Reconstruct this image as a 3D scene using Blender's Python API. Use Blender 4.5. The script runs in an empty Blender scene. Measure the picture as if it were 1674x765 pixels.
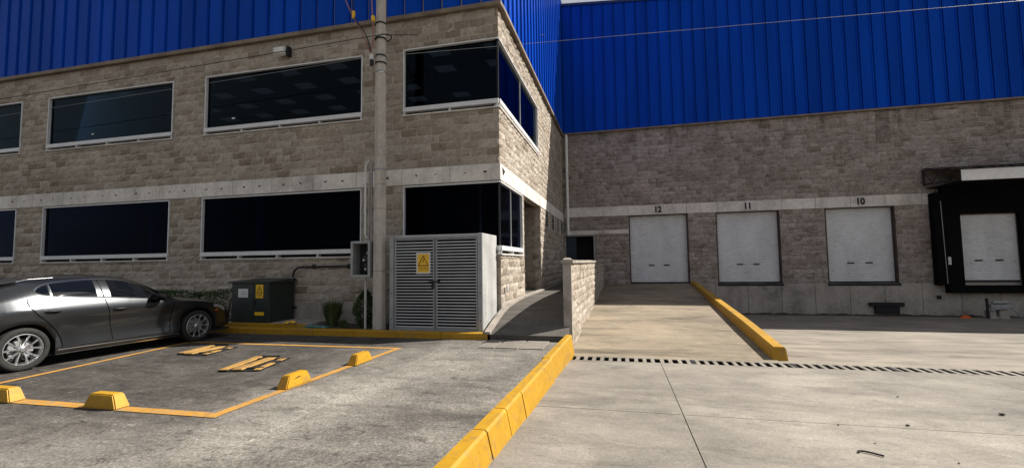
import bpy, bmesh, math, random
import numpy as np
from mathutils import Vector, Matrix

rnd = random.Random(7)
nrg = np.random.default_rng(11)
S = bpy.context.scene
COL = S.collection
RAD = math.radians

# ------------------------------------------------------------------ camera
W0, H0, FPX = 1674.0, 765.0, 739.58
YAW, PITCH, ROLL, EYE = 0.238613, 0.0650407, -0.0137415, 1.5
_cy, _sy, _cp, _sp = math.cos(YAW), math.sin(YAW), math.cos(PITCH), math.sin(PITCH)
fwd = Vector((-_sy*_cp, _cy*_cp, _sp)); rgt = Vector((_cy, _sy, 0)); upv = rgt.cross(fwd)
r2 = rgt*math.cos(ROLL) + upv*math.sin(ROLL); u2 = upv*math.cos(ROLL) - rgt*math.sin(ROLL)
cam_d = bpy.data.cameras.new('camera'); cam = bpy.data.objects.new('camera', cam_d); COL.objects.link(cam)
M = Matrix((r2, u2, -fwd)).transposed().to_4x4(); M.translation = (0, 0, EYE)
cam.matrix_world = M
cam_d.sensor_width = 36.0; cam_d.lens = 36.0*FPX/W0; cam_d.clip_end = 2000; cam_d.clip_start = 0.05
S.camera = cam
S.render.resolution_x, S.render.resolution_y = 1024, 467

def px(p):
    d = Vector(p) - Vector((0, 0, EYE)); f = d.dot(fwd)
    if f < 0.2: return None
    return (W0/2 + FPX*d.dot(r2)/f, H0/2 - FPX*d.dot(u2)/f)

# ------------------------------------------------------------------ sky, sun, exposure
SUN = Vector((0.92, 0.50, 1.0)).normalized()
w = bpy.data.worlds.new('World'); S.world = w; w.use_nodes = True
sky = w.node_tree.nodes.new('ShaderNodeTexSky'); sky.sky_type = 'NISHITA'; sky.sun_disc = False
sky.sun_elevation = math.asin(SUN.z); sky.sun_rotation = math.atan2(SUN.x, SUN.y)
sky.air_density = 1.0; sky.dust_density = 1.5; sky.ozone_density = 1.0
bg = w.node_tree.nodes['Background']; bg.inputs['Strength'].default_value = 0.10
# broken bright cloud, the same all round the sky
_n = w.node_tree.nodes; _l = w.node_tree.links
_tc = _n.new('ShaderNodeTexCoord'); _mp = _n.new('ShaderNodeMapping'); _mp.inputs['Scale'].default_value = (1, 1, 2.2)
_nz = _n.new('ShaderNodeTexNoise'); _nz.inputs['Scale'].default_value = 2.6; _nz.inputs['Detail'].default_value = 7; _nz.inputs['Roughness'].default_value = 0.6
_rp = _n.new('ShaderNodeValToRGB'); _rp.color_ramp.elements[0].position = 0.34; _rp.color_ramp.elements[0].color = (.45, .45, .45, 1); _rp.color_ramp.elements[1].position = 0.56
_mx = _n.new('ShaderNodeMix'); _mx.data_type = 'RGBA'; _mx.inputs[7].default_value = (2.4, 2.44, 2.52, 1)
_l.new(_tc.outputs['Generated'], _mp.inputs['Vector']); _l.new(_mp.outputs[0], _nz.inputs['Vector']); _l.new(_nz.outputs['Fac'], _rp.inputs[0])
_l.new(_rp.outputs[0], _mx.inputs[0]); _l.new(sky.outputs[0], _mx.inputs[6]); _l.new(_mx.outputs[2], bg.inputs['Color'])
sl = bpy.data.lights.new('sun', 'SUN'); sl.energy = 5.0; sl.angle = RAD(0.53); sl.color = (1.0, 0.955, 0.88)
so = bpy.data.objects.new('sun', sl); COL.objects.link(so); so.rotation_euler = SUN.to_track_quat('Z', 'Y').to_euler()
so.location = SUN*40
S.view_settings.view_transform = 'Standard'; S.view_settings.look = 'None'
S.view_settings.exposure = 0.93; S.view_settings.gamma = 1.0
S.render.engine = 'CYCLES'; S.cycles.use_denoising = True
S.cycles.max_bounces = 6; S.cycles.transparent_max_bounces = 12
S.cycles.caustics_reflective = False; S.cycles.caustics_refractive = False

# ------------------------------------------------------------------ node helper
class G:
    def __init__(s, name):
        s.m = bpy.data.materials.new(name); s.m.use_nodes = True
        s.t = s.m.node_tree; s.b = s.t.nodes['Principled BSDF']; s.out = s.t.nodes['Material Output']
        s.geo = s.t.nodes.new('ShaderNodeNewGeometry').outputs['Position']
    def put(s, sock, v):
        if hasattr(v, 'is_linked') or isinstance(v, bpy.types.NodeSocket): s.t.links.new(v, sock)
        elif isinstance(v, (tuple, list)) and len(v) == 3 and sock.type == 'RGBA': sock.default_value = (*v, 1)
        else: sock.default_value = v
    def noise(s, scale, detail=4, rough=0.55, vec=None, stretch=None, dist=0.0, seed=0.0):
        n = s.t.nodes.new('ShaderNodeTexNoise'); n.inputs['Scale'].default_value = scale
        n.inputs['Detail'].default_value = detail; n.inputs['Roughness'].default_value = rough
        n.inputs['Distortion'].default_value = dist
        v = vec or s.geo
        mp = s.t.nodes.new('ShaderNodeMapping'); mp.inputs['Location'].default_value = (seed, seed*1.7, seed*0.6)
        if stretch: mp.inputs['Scale'].default_value = stretch
        s.t.links.new(v, mp.inputs['Vector']); s.t.links.new(mp.outputs[0], n.inputs['Vector'])
        return n.outputs['Fac']
    def vor(s, scale, feature='F1', vec=None, stretch=None):
        n = s.t.nodes.new('ShaderNodeTexVoronoi'); n.feature = feature; n.inputs['Scale'].default_value = scale
        v = vec or s.geo
        if stretch:
            mp = s.t.nodes.new('ShaderNodeMapping'); mp.inputs['Scale'].default_value = stretch
            s.t.links.new(v, mp.inputs['Vector']); v = mp.outputs[0]
        s.t.links.new(v, n.inputs['Vector']); return n.outputs['Distance']
    def ramp(s, fac, *stops):
        n = s.t.nodes.new('ShaderNodeValToRGB'); s.t.links.new(fac, n.inputs[0])
        e = n.color_ramp.elements
        while len(e) < len(stops): e.new(0.5)
        for k, (p, c) in enumerate(stops):
            e[k].position = p; e[k].color = (c, c, c, 1) if not isinstance(c, tuple) else (*c, 1)
        return n.outputs['Color']
    def mix(s, fac, a, b, mode='MIX'):
        n = s.t.nodes.new('ShaderNodeMix'); n.data_type = 'RGBA'; n.blend_type = mode
        s.put(n.inputs[0], fac); s.put(n.inputs[6], a); s.put(n.inputs[7], b); return n.outputs[2]
    def math(s, op, a, b=0.0, clamp=False):
        n = s.t.nodes.new('ShaderNodeMath'); n.operation = op; n.use_clamp = clamp
        s.put(n.inputs[0], a); s.put(n.inputs[1], b); return n.outputs[0]
    def sep(s):
        n = s.t.nodes.new('ShaderNodeSeparateXYZ'); s.t.links.new(s.geo, n.inputs[0]); return n.outputs
    def bump(s, h, strength=0.4, dist=0.01):
        n = s.t.nodes.new('ShaderNodeBump'); n.inputs['Strength'].default_value = strength
        n.inputs['Distance'].default_value = dist; s.t.links.new(h, n.inputs['Height'])
        s.t.links.new(n.outputs[0], s.b.inputs['Normal'])
    def attr(s, name):
        n = s.t.nodes.new('ShaderNodeAttribute'); n.attribute_name = name; return n.outputs['Fac']
    def set(s, **k):
        names = dict(col='Base Color', rough='Roughness', metal='Metallic', spec='Specular IOR Level', coat='Coat Weight', coatr='Coat Roughness')
        for a, v in k.items(): s.put(s.b.inputs[names[a]], v)
        return s.m

def plain(name, col, rough=0.6, metal=0.0, var=0.12, scale=6.0, bump=0.0, spec=0.4):
    g = G(name); f = g.ramp(g.noise(scale, 6, 0.6), (0.3, 1-var*1.6), (0.7, 1+var*0.6))
    g.set(col=g.mix(1.0, col, f, 'MULTIPLY'), rough=rough, metal=metal, spec=spec)
    if bump: g.bump(g.noise(scale*8, 4), bump, 0.004)
    return g.m

MT = {}
def mats():
    # split-face concrete block
    g = G('split_face_block'); t = g.attr('tint')
    c = g.ramp(t, (0.0, (0.255, 0.205, 0.155)), (0.14, (0.315, 0.262, 0.207)), (0.6, (0.385, 0.33, 0.27)), (1.0, (0.45, 0.395, 0.33)))
    f = g.ramp(g.noise(9, 6, 0.7), (0.34, 0.58), (0.44, 0.95), (0.7, 1.16))
    f2 = g.ramp(g.noise(55, 4, 0.7, seed=3), (0.3, 0.66), (0.7, 1.2))
    big = g.ramp(g.noise(0.55, 4, 0.6, seed=9), (0.3, 0.86), (0.7, 1.08))
    c = g.mix(1, c, f, 'MULTIPLY'); c = g.mix(1, c, f2, 'MULTIPLY'); c = g.mix(1, c, big, 'MULTIPLY')
    g.set(col=c, rough=0.95, spec=0.15)
    g.bump(g.math('ADD', g.noise(26, 6, 0.75), g.math('MULTIPLY', g.noise(80, 3, 0.6), 0.4)), 0.9, 0.022)
    MT['block'] = g.m
    # the darker warehouse block, with water stains under the cladding
    g = G('weathered_block'); t = g.attr('tint')
    c = g.ramp(t, (0.0, (0.235, 0.19, 0.16)), (0.16, (0.30, 0.25, 0.216)), (0.75, (0.355, 0.303, 0.268)), (1.0, (0.40, 0.352, 0.315)))
    f = g.ramp(g.noise(7, 6, 0.7), (0.34, 0.55), (0.46, 0.95), (0.7, 1.22))
    f2 = g.ramp(g.noise(30, 4, 0.7, seed=3), (0.32, 0.6), (0.7, 1.25))
    big = g.ramp(g.noise(0.35, 5, 0.65, seed=5), (0.3, 0.8), (0.7, 1.1))
    strk = g.ramp(g.noise(1.4, 4, 0.6, stretch=(1, 1, 0.12), seed=2), (0.36, 0.42), (0.50, 1.0))
    z = g.sep()[2]
    hi = g.ramp(g.math('MULTIPLY', z, 0.1), (0.60, 0.0), (0.745, 1.0))
    c = g.mix(1, c, f, 'MULTIPLY'); c = g.mix(1, c, f2, 'MULTIPLY'); c = g.mix(1, c, big, 'MULTIPLY')
    c = g.mix(hi, c, g.mix(1, c, strk, 'MULTIPLY'))
    g.set(col=c, rough=0.95, spec=0.15)
    g.bump(g.math('ADD', g.noise(20, 6, 0.75), g.math('MULTIPLY', g.noise(70, 3, 0.6), 0.4)), 0.9, 0.025)
    MT['wblock'] = g.m
    MT['wpatch'] = plain('cement_patch', (0.22, 0.19, 0.165), 0.95, var=0.35, scale=5, bump=0.5, spec=0.1)
    MT['wmortar'] = plain('old_mortar', (0.42, 0.37, 0.33), 0.95, var=0.6, scale=2.2, bump=0.4, spec=0.1)
    MT['mortar'] = plain('mortar', (0.47, 0.415, 0.35), 0.95, var=0.25, scale=4, bump=0.4, spec=0.1)
    # cast concrete
    def conc(name, col, stain=0.35, sc=1.2, bumpy=0.25, spots=True):
        g = G(name)
        f = g.ramp(g.noise(sc, 6, 0.62), (0.3, 1-stain), (0.5, 0.96), (0.72, 1.1))
        s2 = g.ramp(g.noise(sc*9, 5, 0.6, seed=4), (0.3, 0.84), (0.7, 1.08))
        v = g.ramp(g.noise(2.2, 5, 0.6, stretch=(1, 1, 0.15), seed=8), (0.36, 0.72), (0.5, 1.0))
        c = g.mix(1, col, f, 'MULTIPLY'); c = g.mix(1, c, s2, 'MULTIPLY'); c = g.mix(0.6, c, g.mix(1, c, v, 'MULTIPLY'))
        g.set(col=c, rough=0.9, spec=0.2); g.bump(g.noise(60, 4, 0.7), bumpy, 0.004); return g.m
    MT['lintel'] = conc('lintel_concrete', (0.66, 0.615, 0.56))
    MT['plinth'] = conc('plinth_concrete', (0.36, 0.325, 0.285), 0.45)
    MT['pole'] = conc('pole_concrete', (0.46, 0.425, 0.375), 0.2, 2.0)
    MT['render'] = conc('painted_render', (0.40, 0.395, 0.38), 0.25, 2.4)
    MT['cap'] = conc('coping_concrete', (0.33, 0.29, 0.25), 0.4, 3)
    # ground: old concrete
    def pave(name, col, dark, joint_dir=(1, 1, 1), patch=0.5, fine=0.25, zone=None, streak=0.2):
        g = G(name)
        big = g.noise(0.42, 6, 0.62, seed=1.3)
        med = g.noise(1.7, 7, 0.68, stretch=(0.75, 1.25, 1), seed=6.1, dist=0.6)
        st = g.noise(1.1, 6, 0.7, stretch=(0.35, 1.6, 1), seed=2.2, dist=0.4)
        fin = g.noise(38, 5, 0.75, seed=3.3)
        grit = g.noise(140, 3, 0.8, seed=5.3)
        spt = g.vor(3.1)
        c = g.mix(g.ramp(big, (0.36, patch), (0.62, 0.0)), col, dark)
        if zone is not None: c = zone(g, c, med)
        c = g.mix(1, c, g.ramp(med, (0.3, 0.72), (0.5, 0.98), (0.72, 1.14)), 'MULTIPLY')
        c = g.mix(1, c, g.ramp(st, (0.33, 1-streak*1.6), (0.5, 1.0), (0.75, 1.08)), 'MULTIPLY')
        c = g.mix(1, c, g.ramp(fin, (0.34, 1-fine*1.1), (0.5, 1.0), (0.66, 1+fine*1.2)), 'MULTIPLY')
        c = g.mix(1, c, g.ramp(grit, (0.34, 1-fine*1.2), (0.66, 1+fine*1.3)), 'MULTIPLY')
        agg = g.vor(26.0); c = g.mix(1, c, g.ramp(agg, (0.10, 1-fine*0.9), (0.28, 1.0)), 'MULTIPLY')
        pal = g.noise(4.2, 8, 0.8, seed=21.0, dist=1.5); c = g.mix(g.ramp(pal, (0.60, 0.0), (0.635, fine*0.75)), c, (0.34, 0.315, 0.28))
        chip = g.noise(7.5, 7, 0.78, stretch=(0.7, 1.15, 1), seed=9.4, dist=0.8)
        c = g.mix(1, c, g.ramp(chip, (0.34, 1-fine*1.5), (0.45, 1.0), (0.58, 1.0), (0.66, 1+fine*1.9)), 'MULTIPLY')
        c = g.mix(g.ramp(spt, (0.015, 0.75), (0.035, 0.0)), c, (0.05, 0.045, 0.04))
        g.set(col=c, rough=0.88, spec=0.25)
        g.bump(g.math('ADD', fin, g.math('MULTIPLY', grit, 0.5)), 0.35, 0.006); return g.m
    MT['yard'] = pave('yard_concrete', (0.25, 0.223, 0.186), (0.15, 0.134, 0.115), patch=0.95, fine=0.17, streak=0.22)
    MT['ramp'] = pave('ramp_concrete', (0.262, 0.213, 0.150), (0.165, 0.136, 0.10), patch=0.8, fine=0.1, streak=0.35)
    MT['apron'] = pave('apron_concrete', (0.246, 0.214, 0.17), (0.14, 0.122, 0.102), patch=0.7, fine=0.1, streak=0.3)
    def zone(g, c, med):
        # the asphalt of the parking bay wears into the paler concrete of the lane
        x, y, z = g.sep()
        d = g.math('ADD', x, g.math('MULTIPLY', g.math('SUBTRACT', g.noise(0.9, 5, 0.65, seed=7.7), 0.5), 2.6))
        m = g.ramp(g.math('MULTIPLY', g.math('ADD', d, 10.0), 0.1), (0.50, 0.0), (0.68, 1.0))
        near = g.ramp(g.math('MULTIPLY', g.math('ADD', g.math('MULTIPLY', g.math('SUBTRACT', g.noise(1.1, 5, 0.7, seed=4.4), 0.5), 2.2), y), 0.1), (0.27, 1.0), (0.40, 0.0))
        m = g.math('MAXIMUM', m, g.math('MULTIPLY', near, 0.75))
        pale = g.ramp(g.noise(2.3, 6, 0.75, seed=12.5, dist=1.2), (0.44, 0.0), (0.60, 0.8))
        asp = g.mix(pale, (0.046, 0.041, 0.036), (0.082, 0.074, 0.066))
        return g.mix(m, asp, c)
    MT['parking'] = pave('parking_pavement', (0.225, 0.204, 0.176), (0.095, 0.086, 0.075), patch=1.0, fine=0.42, zone=zone, streak=0.28)
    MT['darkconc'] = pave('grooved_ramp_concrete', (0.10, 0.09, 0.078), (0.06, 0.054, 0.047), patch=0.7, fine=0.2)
    MT['jointfill'] = plain('pale_joint_filler', (0.36, 0.33, 0.29), 0.9, var=0.3, scale=3)
    MT['jointdark'] = plain('dark_joint_filler', (0.085, 0.076, 0.064), 0.95, var=0.5, scale=2)
    MT['soil'] = plain('soil', (0.06, 0.048, 0.036), 1.0, var=0.4, scale=9, bump=0.8)
    MT['earth'] = plain('bare_ground', (0.20, 0.18, 0.15), 1.0, var=0.3, scale=0.8)
    # paints
    def paint(name, col, under, wear=0.35, rough=0.6, sc=5.0):
        g = G(name); n1 = g.noise(sc, 7, 0.72); n2 = g.noise(sc*7, 5, 0.7, seed=3)
        k = g.ramp(g.math('ADD', g.math('MULTIPLY', n1, 0.65), g.math('MULTIPLY', n2, 0.35)), (0.30+wear*0.2, 1.0), (0.36+wear*0.2, 0.0))
        tone = g.ramp(g.noise(2.0, 5, 0.6, seed=8), (0.3, 0.84), (0.7, 1.06))
        drt = g.ramp(g.noise(13, 5, 0.7, seed=6), (0.3, 0.8), (0.55, 1.0))
        c = g.mix(1, col, tone, 'MULTIPLY'); c = g.mix(1, c, drt, 'MULTIPLY')
        scf = g.ramp(g.noise(2.6, 7, 0.75, stretch=(1.3, 0.5, 1.8), seed=15, dist=0.6), (0.56, 0.0), (0.68, 0.55)); c = g.mix(scf, c, (0.13, 0.10, 0.06))
        g.set(col=g.mix(k, c, under), rough=rough, spec=0.35); g.bump(g.noise(40, 4, 0.7), 0.3, 0.004); return g.m
    MT['yellow'] = paint('yellow_kerb_paint', (0.40, 0.213, 0.008), (0.23, 0.15, 0.06), 0.45)
    MT['stopyellow'] = paint('yellow_stop_paint', (0.43, 0.23, 0.008), (0.27, 0.16, 0.05), 0.4)
    MT['line'] = paint('yellow_line_paint', (0.42, 0.21, 0.035), (0.24, 0.18, 0.11), 0.62, 0.8, 7)
    MT['barrier'] = paint('barrier_yellow', (0.36, 0.205, 0.055), (0.16, 0.11, 0.06), 0.6)
    MT['signyellow'] = plain('sign_yellow', (0.72, 0.42, 0.015), 0.4, var=0.05)
    MT['black'] = plain('black_rubber', (0.012, 0.012, 0.013), 0.8, var=0.2)
    MT['curtain'] = plain('black_curtain', (0.005, 0.005, 0.006), 0.9, var=0.2, spec=0.08)
    MT['ink'] = plain('black_print', (0.01, 0.008, 0.008), 0.6, var=0.05)
    MT['darkred'] = plain('dark_print', (0.06, 0.012, 0.01), 0.6, var=0.05)
    MT['white'] = plain('white_label', (0.6, 0.6, 0.58), 0.5, var=0.1)
    # cladding
    g = G('blue_cladding'); f = g.ramp(g.noise(1.6, 5, 0.6, stretch=(1, 1, 0.12)), (0.3, 0.78), (0.7, 1.1))
    oi = g.t.nodes.new('ShaderNodeObjectInfo').outputs['Random']; f = g.mix(1, f, g.ramp(oi, (0, 0.88), (1, 1.1)), 'MULTIPLY')
    g.set(col=g.mix(1, (0.0003, 0.050, 0.37), f, 'MULTIPLY'), rough=0.36, spec=0.05); MT['blue'] = g.m
    MT['tan'] = plain('tan_flashing', (0.20, 0.155, 0.11), 0.7, var=0.3, scale=2)
    MT['roofblue'] = plain('dark_blue_flashing', (0.004, 0.02, 0.10), 0.5)
    MT['alu'] = plain('white_aluminium', (0.62, 0.62, 0.62), 0.42, 0.0, var=0.08, scale=3)
    MT['galv'] = plain('galvanised_steel', (0.27, 0.28, 0.285), 0.5, 0.0, var=0.12, scale=4)
    g = G('shutter_steel'); f = g.ramp(g.noise(1.3, 6, 0.65, stretch=(1, 1, 0.35)), (0.3, 0.84), (0.6, 1.03)); f2 = g.ramp(g.noise(9, 5, 0.7, seed=4, stretch=(0.6, 1, 1.6)), (0.32, 0.8), (0.5, 1.0))
    g.set(col=g.mix(1, g.mix(1, (0.66, 0.66, 0.665), f, 'MULTIPLY'), f2, 'MULTIPLY'), rough=0.45, spec=0.4); MT['shutter'] = g.m
    MT['slat'] = plain('louvre_steel', (0.42, 0.435, 0.455), 0.45, 0.0, var=0.1, scale=3)
    MT['greybox'] = plain('grey_sheet_metal', (0.30, 0.305, 0.305), 0.5, 0.2, var=0.15)
    MT['dark'] = plain('dark_interior', (0.02, 0.021, 0.024), 0.9, var=0.2)
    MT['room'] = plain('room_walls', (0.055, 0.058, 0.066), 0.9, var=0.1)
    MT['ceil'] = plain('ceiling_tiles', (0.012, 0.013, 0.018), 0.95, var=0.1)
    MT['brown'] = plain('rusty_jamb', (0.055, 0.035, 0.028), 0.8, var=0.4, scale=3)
    MT['green'] = plain('green_enamel', (0.022, 0.030, 0.026), 0.42, 0.0, var=0.2, scale=4)
    MT['steelblack'] = plain('black_steel', (0.018, 0.018, 0.02), 0.55, 0.2, var=0.2)
    MT['pipe'] = plain('grey_plastic_pipe', (0.50, 0.49, 0.47), 0.5, var=0.12)
    MT['pvcwhite'] = plain('white_pipe', (0.72, 0.71, 0.68), 0.5, var=0.1)
    MT['orange'] = plain('orange_plastic', (0.55, 0.10, 0.015), 0.6, var=0.2)
    MT['teal'] = plain('teal_plastic', (0.05, 0.17, 0.17), 0.4, var=0.3, scale=20)
    MT['purple'] = plain('purple_cable', (0.30, 0.14, 0.13), 0.6, var=0.3, scale=30)
    MT['navy'] = plain('blue_column_paint', (0.02, 0.085, 0.36), 0.5)
    MT['door'] = plain('dark_teal_door', (0.02, 0.035, 0.05), 0.5, 0.2)
    MT['litpanel'] = plain('troffer_glass', (0.5, 0.5, 0.52), 0.6)
    g = G('troffer_diffuser'); g.set(col=(0.5, 0.5, 0.5), rough=0.6)
    g.b.inputs['Emission Color'].default_value = (0.85, 0.93, 1, 1); g.b.inputs['Emission Strength'].default_value = 0.035; MT['troffer'] = g.m
    # tinted glass
    def glass(name, tint, ior, refl=(1, 1, 1)):
        g = G(name); t = g.t
        tr = t.nodes.new('ShaderNodeBsdfTransparent'); tr.inputs[0].default_value = (*tint, 1)
        gl = t.nodes.new('ShaderNodeBsdfGlossy'); gl.inputs['Color'].default_value = (*refl, 1); gl.inputs['Roughness'].default_value = 0.015
        fr = t.nodes.new('ShaderNodeFresnel'); fr.inputs[0].default_value = ior
        mx = t.nodes.new('ShaderNodeMixShader'); t.links.new(fr.outputs[0], mx.inputs[0])
        t.links.new(tr.outputs[0], mx.inputs[1]); t.links.new(gl.outputs[0], mx.inputs[2]); t.links.new(mx.outputs[0], g.out.inputs['Surface'])
        return g.m
    MT['glass'] = glass('tinted_window_glass', (0.26, 0.30, 0.34), 1.17, (0.62, 0.85, 1.0))
    MT['glassd'] = glass('dark_window_glass', (0.34, 0.35, 0.42), 1.085, (0.5, 0.65, 1.0))
    # car
    g = G('grey_metallic_paint'); fl = g.ramp(g.noise(900, 2), (0.3, 0.85), (0.7, 1.15))
    g.set(col=g.mix(1, (0.044, 0.046, 0.049), fl, 'MULTIPLY'), rough=0.29, metal=0.8, coat=0.5, coatr=0.05); MT['paint'] = g.m
    g = G('car_glass'); g.set(col=(0.004, 0.005, 0.007), rough=0.02, spec=0.5); MT['carglass'] = g.m
    g = G('chrome_trim'); g.set(col=(0.55, 0.55, 0.55), rough=0.2, metal=1.0); MT['chrome'] = g.m
    g = G('alloy'); g.set(col=(0.52, 0.52, 0.53), rough=0.3, metal=0.9); MT['alloy'] = g.m
    MT['tyre'] = plain('tyre_rubber', (0.022, 0.021, 0.02), 0.85, var=0.3, scale=12)
    g = G('red_lens'); g.set(col=(0.25, 0.01, 0.01), rough=0.1); MT['redlens'] = g.m
    g = G('clear_lens'); g.set(col=(0.35, 0.36, 0.38), rough=0.08, spec=0.8); MT['clearlens'] = g.m
    g = G('amber_lens'); g.set(col=(0.6, 0.12, 0.02), rough=0.2); MT['amber'] = g.m
    # leaves
    for nm, c0, c1 in (('leaf', (0.018, 0.035, 0.010), (0.05, 0.085, 0.022)), ('grassblade', (0.03, 0.045, 0.012), (0.085, 0.10, 0.03))):
        g = G(nm); g.set(col=g.ramp(g.attr('tint'), (0, c0), (1, c1)), rough=0.6, spec=0.3); MT[nm] = g.m
    MT['bark'] = plain('bark', (0.06, 0.045, 0.03), 0.95, var=0.3, scale=20)
mats()

# ------------------------------------------------------------------ mesh helpers
WL = {}
def link(o, parent, wloc):
    COL.objects.link(o); WL[o.name] = Vector(wloc)
    if parent is not None:
        o.parent = parent; o.location = Vector(wloc) - WL[parent.name]
    else: o.location = wloc
    return o
def props(o, label=None, cat=None, group=None, kind=None):
    if label: o['label'] = label
    if cat: o['category'] = cat
    if group: o['group'] = group
    if kind: o['kind'] = kind
    return o
def thing(name, loc, label, cat, group=None):
    return props(link(bpy.data.objects.new(name, None), None, loc), label, cat, group)

class MB:
    def __init__(s): s.v = []; s.f = []
    def add(s, vs, fs):
        b = len(s.v); s.v += [tuple(v) for v in vs]; s.f += [tuple(i+b for i in f) for f in fs]; return s
    def box(s, x0, x1, y0, y1, z0, z1, ch=0.0):
        if ch <= 0:
            v = [(x, y, z) for z in (z0, z1) for y in (y0, y1) for x in (x0, x1)]
            return s.add(v, [(0, 2, 3, 1), (4, 5, 7, 6), (0, 1, 5, 4), (2, 6, 7, 3), (0, 4, 6, 2), (1, 3, 7, 5)])
        bm = bmesh.new(); bmesh.ops.create_cube(bm, size=1)
        for v in bm.verts: v.co = ((x0+x1)/2+v.co.x*(x1-x0), (y0+y1)/2+v.co.y*(y1-y0), (z0+z1)/2+v.co.z*(z1-z0))
        bmesh.ops.bevel(bm, geom=bm.edges[:], offset=ch, segments=1, affect='EDGES')
        return s.bm(bm)
    def bm(s, bm):
        bm.verts.index_update(); vs = [v.co[:] for v in bm.verts]; fs = [[v.index for v in f.verts] for f in bm.faces]; bm.free()
        return s.add(vs, fs)
    def hexa(s, b, t):   # bottom quad, top quad (same winding, counter-clockwise from above)
        return s.add(list(b)+list(t), [(3, 2, 1, 0), (4, 5, 6, 7), (0, 1, 5, 4), (1, 2, 6, 5), (2, 3, 7, 6), (3, 0, 4, 7)])
    def extr(s, poly, f0, f1):   # polygon of 2-D points, f0/f1 map them to 3-D at both ends
        n = len(poly); v = [f0(*p) for p in poly]+[f1(*p) for p in poly]
        return s.add(v, [tuple(range(n))[::-1], tuple(range(n, 2*n))]+[(i, (i+1) % n, n+(i+1) % n, n+i) for i in range(n)])
    def tube(s, pts, r, n=8, cap=True):
        pts = [Vector(p) for p in pts]; rs = r if isinstance(r, (list, tuple)) else [r]*len(pts); base = len(s.v)
        ref = None
        for i, p in enumerate(pts):
            d = (pts[min(i+1, len(pts)-1)]-pts[max(i-1, 0)]).normalized()
            if ref is None or abs(ref.dot(d)) > 0.99: ref = Vector((0, 0, 1)) if abs(d.z) < 0.9 else Vector((1, 0, 0))
            a = d.cross(ref).normalized(); b = a.cross(d); ref = b
            for k in range(n):
                t = 2*math.pi*k/n; s.v.append(tuple(p+(a*math.cos(t)+b*math.sin(t))*rs[i]))
        for i in range(len(pts)-1):
            for k in range(n):
                s.f.append((base+i*n+k, base+i*n+(k+1) % n, base+(i+1)*n+(k+1) % n, base+(i+1)*n+k))
        if cap:
            s.f.append(tuple(base+k for k in range(n))[::-1]); s.f.append(tuple(base+(len(pts)-1)*n+k for k in range(n)))
        return s
    def build(s, name, mat, parent=None, smooth=False, kind=None, tint=None, xf=None):
        v = np.array(s.v, dtype=float)
        if xf is not None: v = np.array([xf(*p) for p in s.v])
        c = (v.min(0)+v.max(0))/2; c[2] = v[:, 2].min()
        me = bpy.data.meshes.new(name); me.from_pydata((v-c).tolist(), [], s.f); me.update()
        bm = bmesh.new(); bm.from_mesh(me); bmesh.ops.recalc_face_normals(bm, faces=bm.faces[:]); bm.to_mesh(me); bm.free()
        me.materials.append(MT[mat])
        if smooth:
            me.polygons.foreach_set('use_smooth', [True]*len(me.polygons))
            if smooth is not True: me.set_sharp_from_angle(angle=RAD(smooth))
        if tint is not None:
            a = me.attributes.new('tint', 'FLOAT', 'FACE'); a.data.foreach_set('value', np.asarray(tint, dtype=np.float32))
        o = bpy.data.objects.new(name, me); link(o, parent, c.tolist())
        if kind: o['kind'] = kind
        return o
def dup(o, parent, wloc, scale=None):
    c = o.copy(); COL.objects.link(c); c.parent = parent; WL[c.name] = Vector(wloc)
    c.location = Vector(wloc)-(WL[parent.name] if parent else Vector())
    return c
def lerp(a, b, t): return a+(b-a)*t
def interp(pts):
    xs = [p[0] for p in pts]; ys = [p[1] for p in pts]
    return lambda x: float(np.interp(x, xs, ys))
def smooth_interp(pts):
    xs = np.array([p[0] for p in pts], float); ys = np.array([p[1] for p in pts], float)
    m = np.gradient(ys, xs)
    def f(x):
        x = min(max(x, xs[0]), xs[-1]); i = int(np.clip(np.searchsorted(xs, x)-1, 0, len(xs)-2))
        h = xs[i+1]-xs[i]; t = (x-xs[i])/h
        return float((2*t**3-3*t**2+1)*ys[i]+(t**3-2*t**2+t)*h*m[i]+(-2*t**3+3*t**2)*ys[i+1]+(t**3-t**2)*h*m[i+1])
    return f

# ------------------------------------------------------------------ split-face block walls
NV = 28
def block_grid(r):
    us = [0, 0.3+r.uniform(-.08, .08), 0.68+r.uniform(-.08, .08), 1]; zs = [0, 0.33+r.uniform(-.06, .06), 0.68+r.uniform(-.06, .06), 1]
    v = []
    for j in range(4):
        for i in range(4):
            edge = i in (0, 3) or j in (0, 3)
            v.append((us[i], r.uniform(.004, .016) if edge else r.uniform(.014, .042), zs[j]))
    for j in range(4):
        for i in range(4):
            if i in (0, 3) or j in (0, 3): v.append((us[i], -0.03, zs[j]))
    return v
BF = [(j*4+i, j*4+i+1, (j+1)*4+i+1, (j+1)*4+i) for j in range(3) for i in range(3)]
_bi = {}; _k = 16
for j in range(4):
    for i in range(4):
        if i in (0, 3) or j in (0, 3): _bi[(i, j)] = _k; _k += 1
_ring = [(i, 0) for i in range(4)]+[(3, j) for j in range(1, 4)]+[(i, 3) for i in (2, 1, 0)]+[(0, j) for j in (2, 1)]
for a, b in zip(_ring, _ring[1:]+_ring[:1]): BF.append((a[1]*4+a[0], _bi[a], _bi[b], b[1]*4+b[0]))
def block_variants(mat):
    out = []
    for k in range(NV):
        me = bpy.data.meshes.new('block'); vv = block_grid(rnd)
        me.from_pydata([(u, -d, z) for u, d, z in vv], [], BF); me.update()
        me.materials.append(MT[mat]); a = me.attributes.new('tint', 'FLOAT', 'FACE')
        a.data.foreach_set('value', np.full(len(BF), (k+0.5)/NV, dtype=np.float32)); out.append(me)
    rnd.shuffle(out); return out
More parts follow.
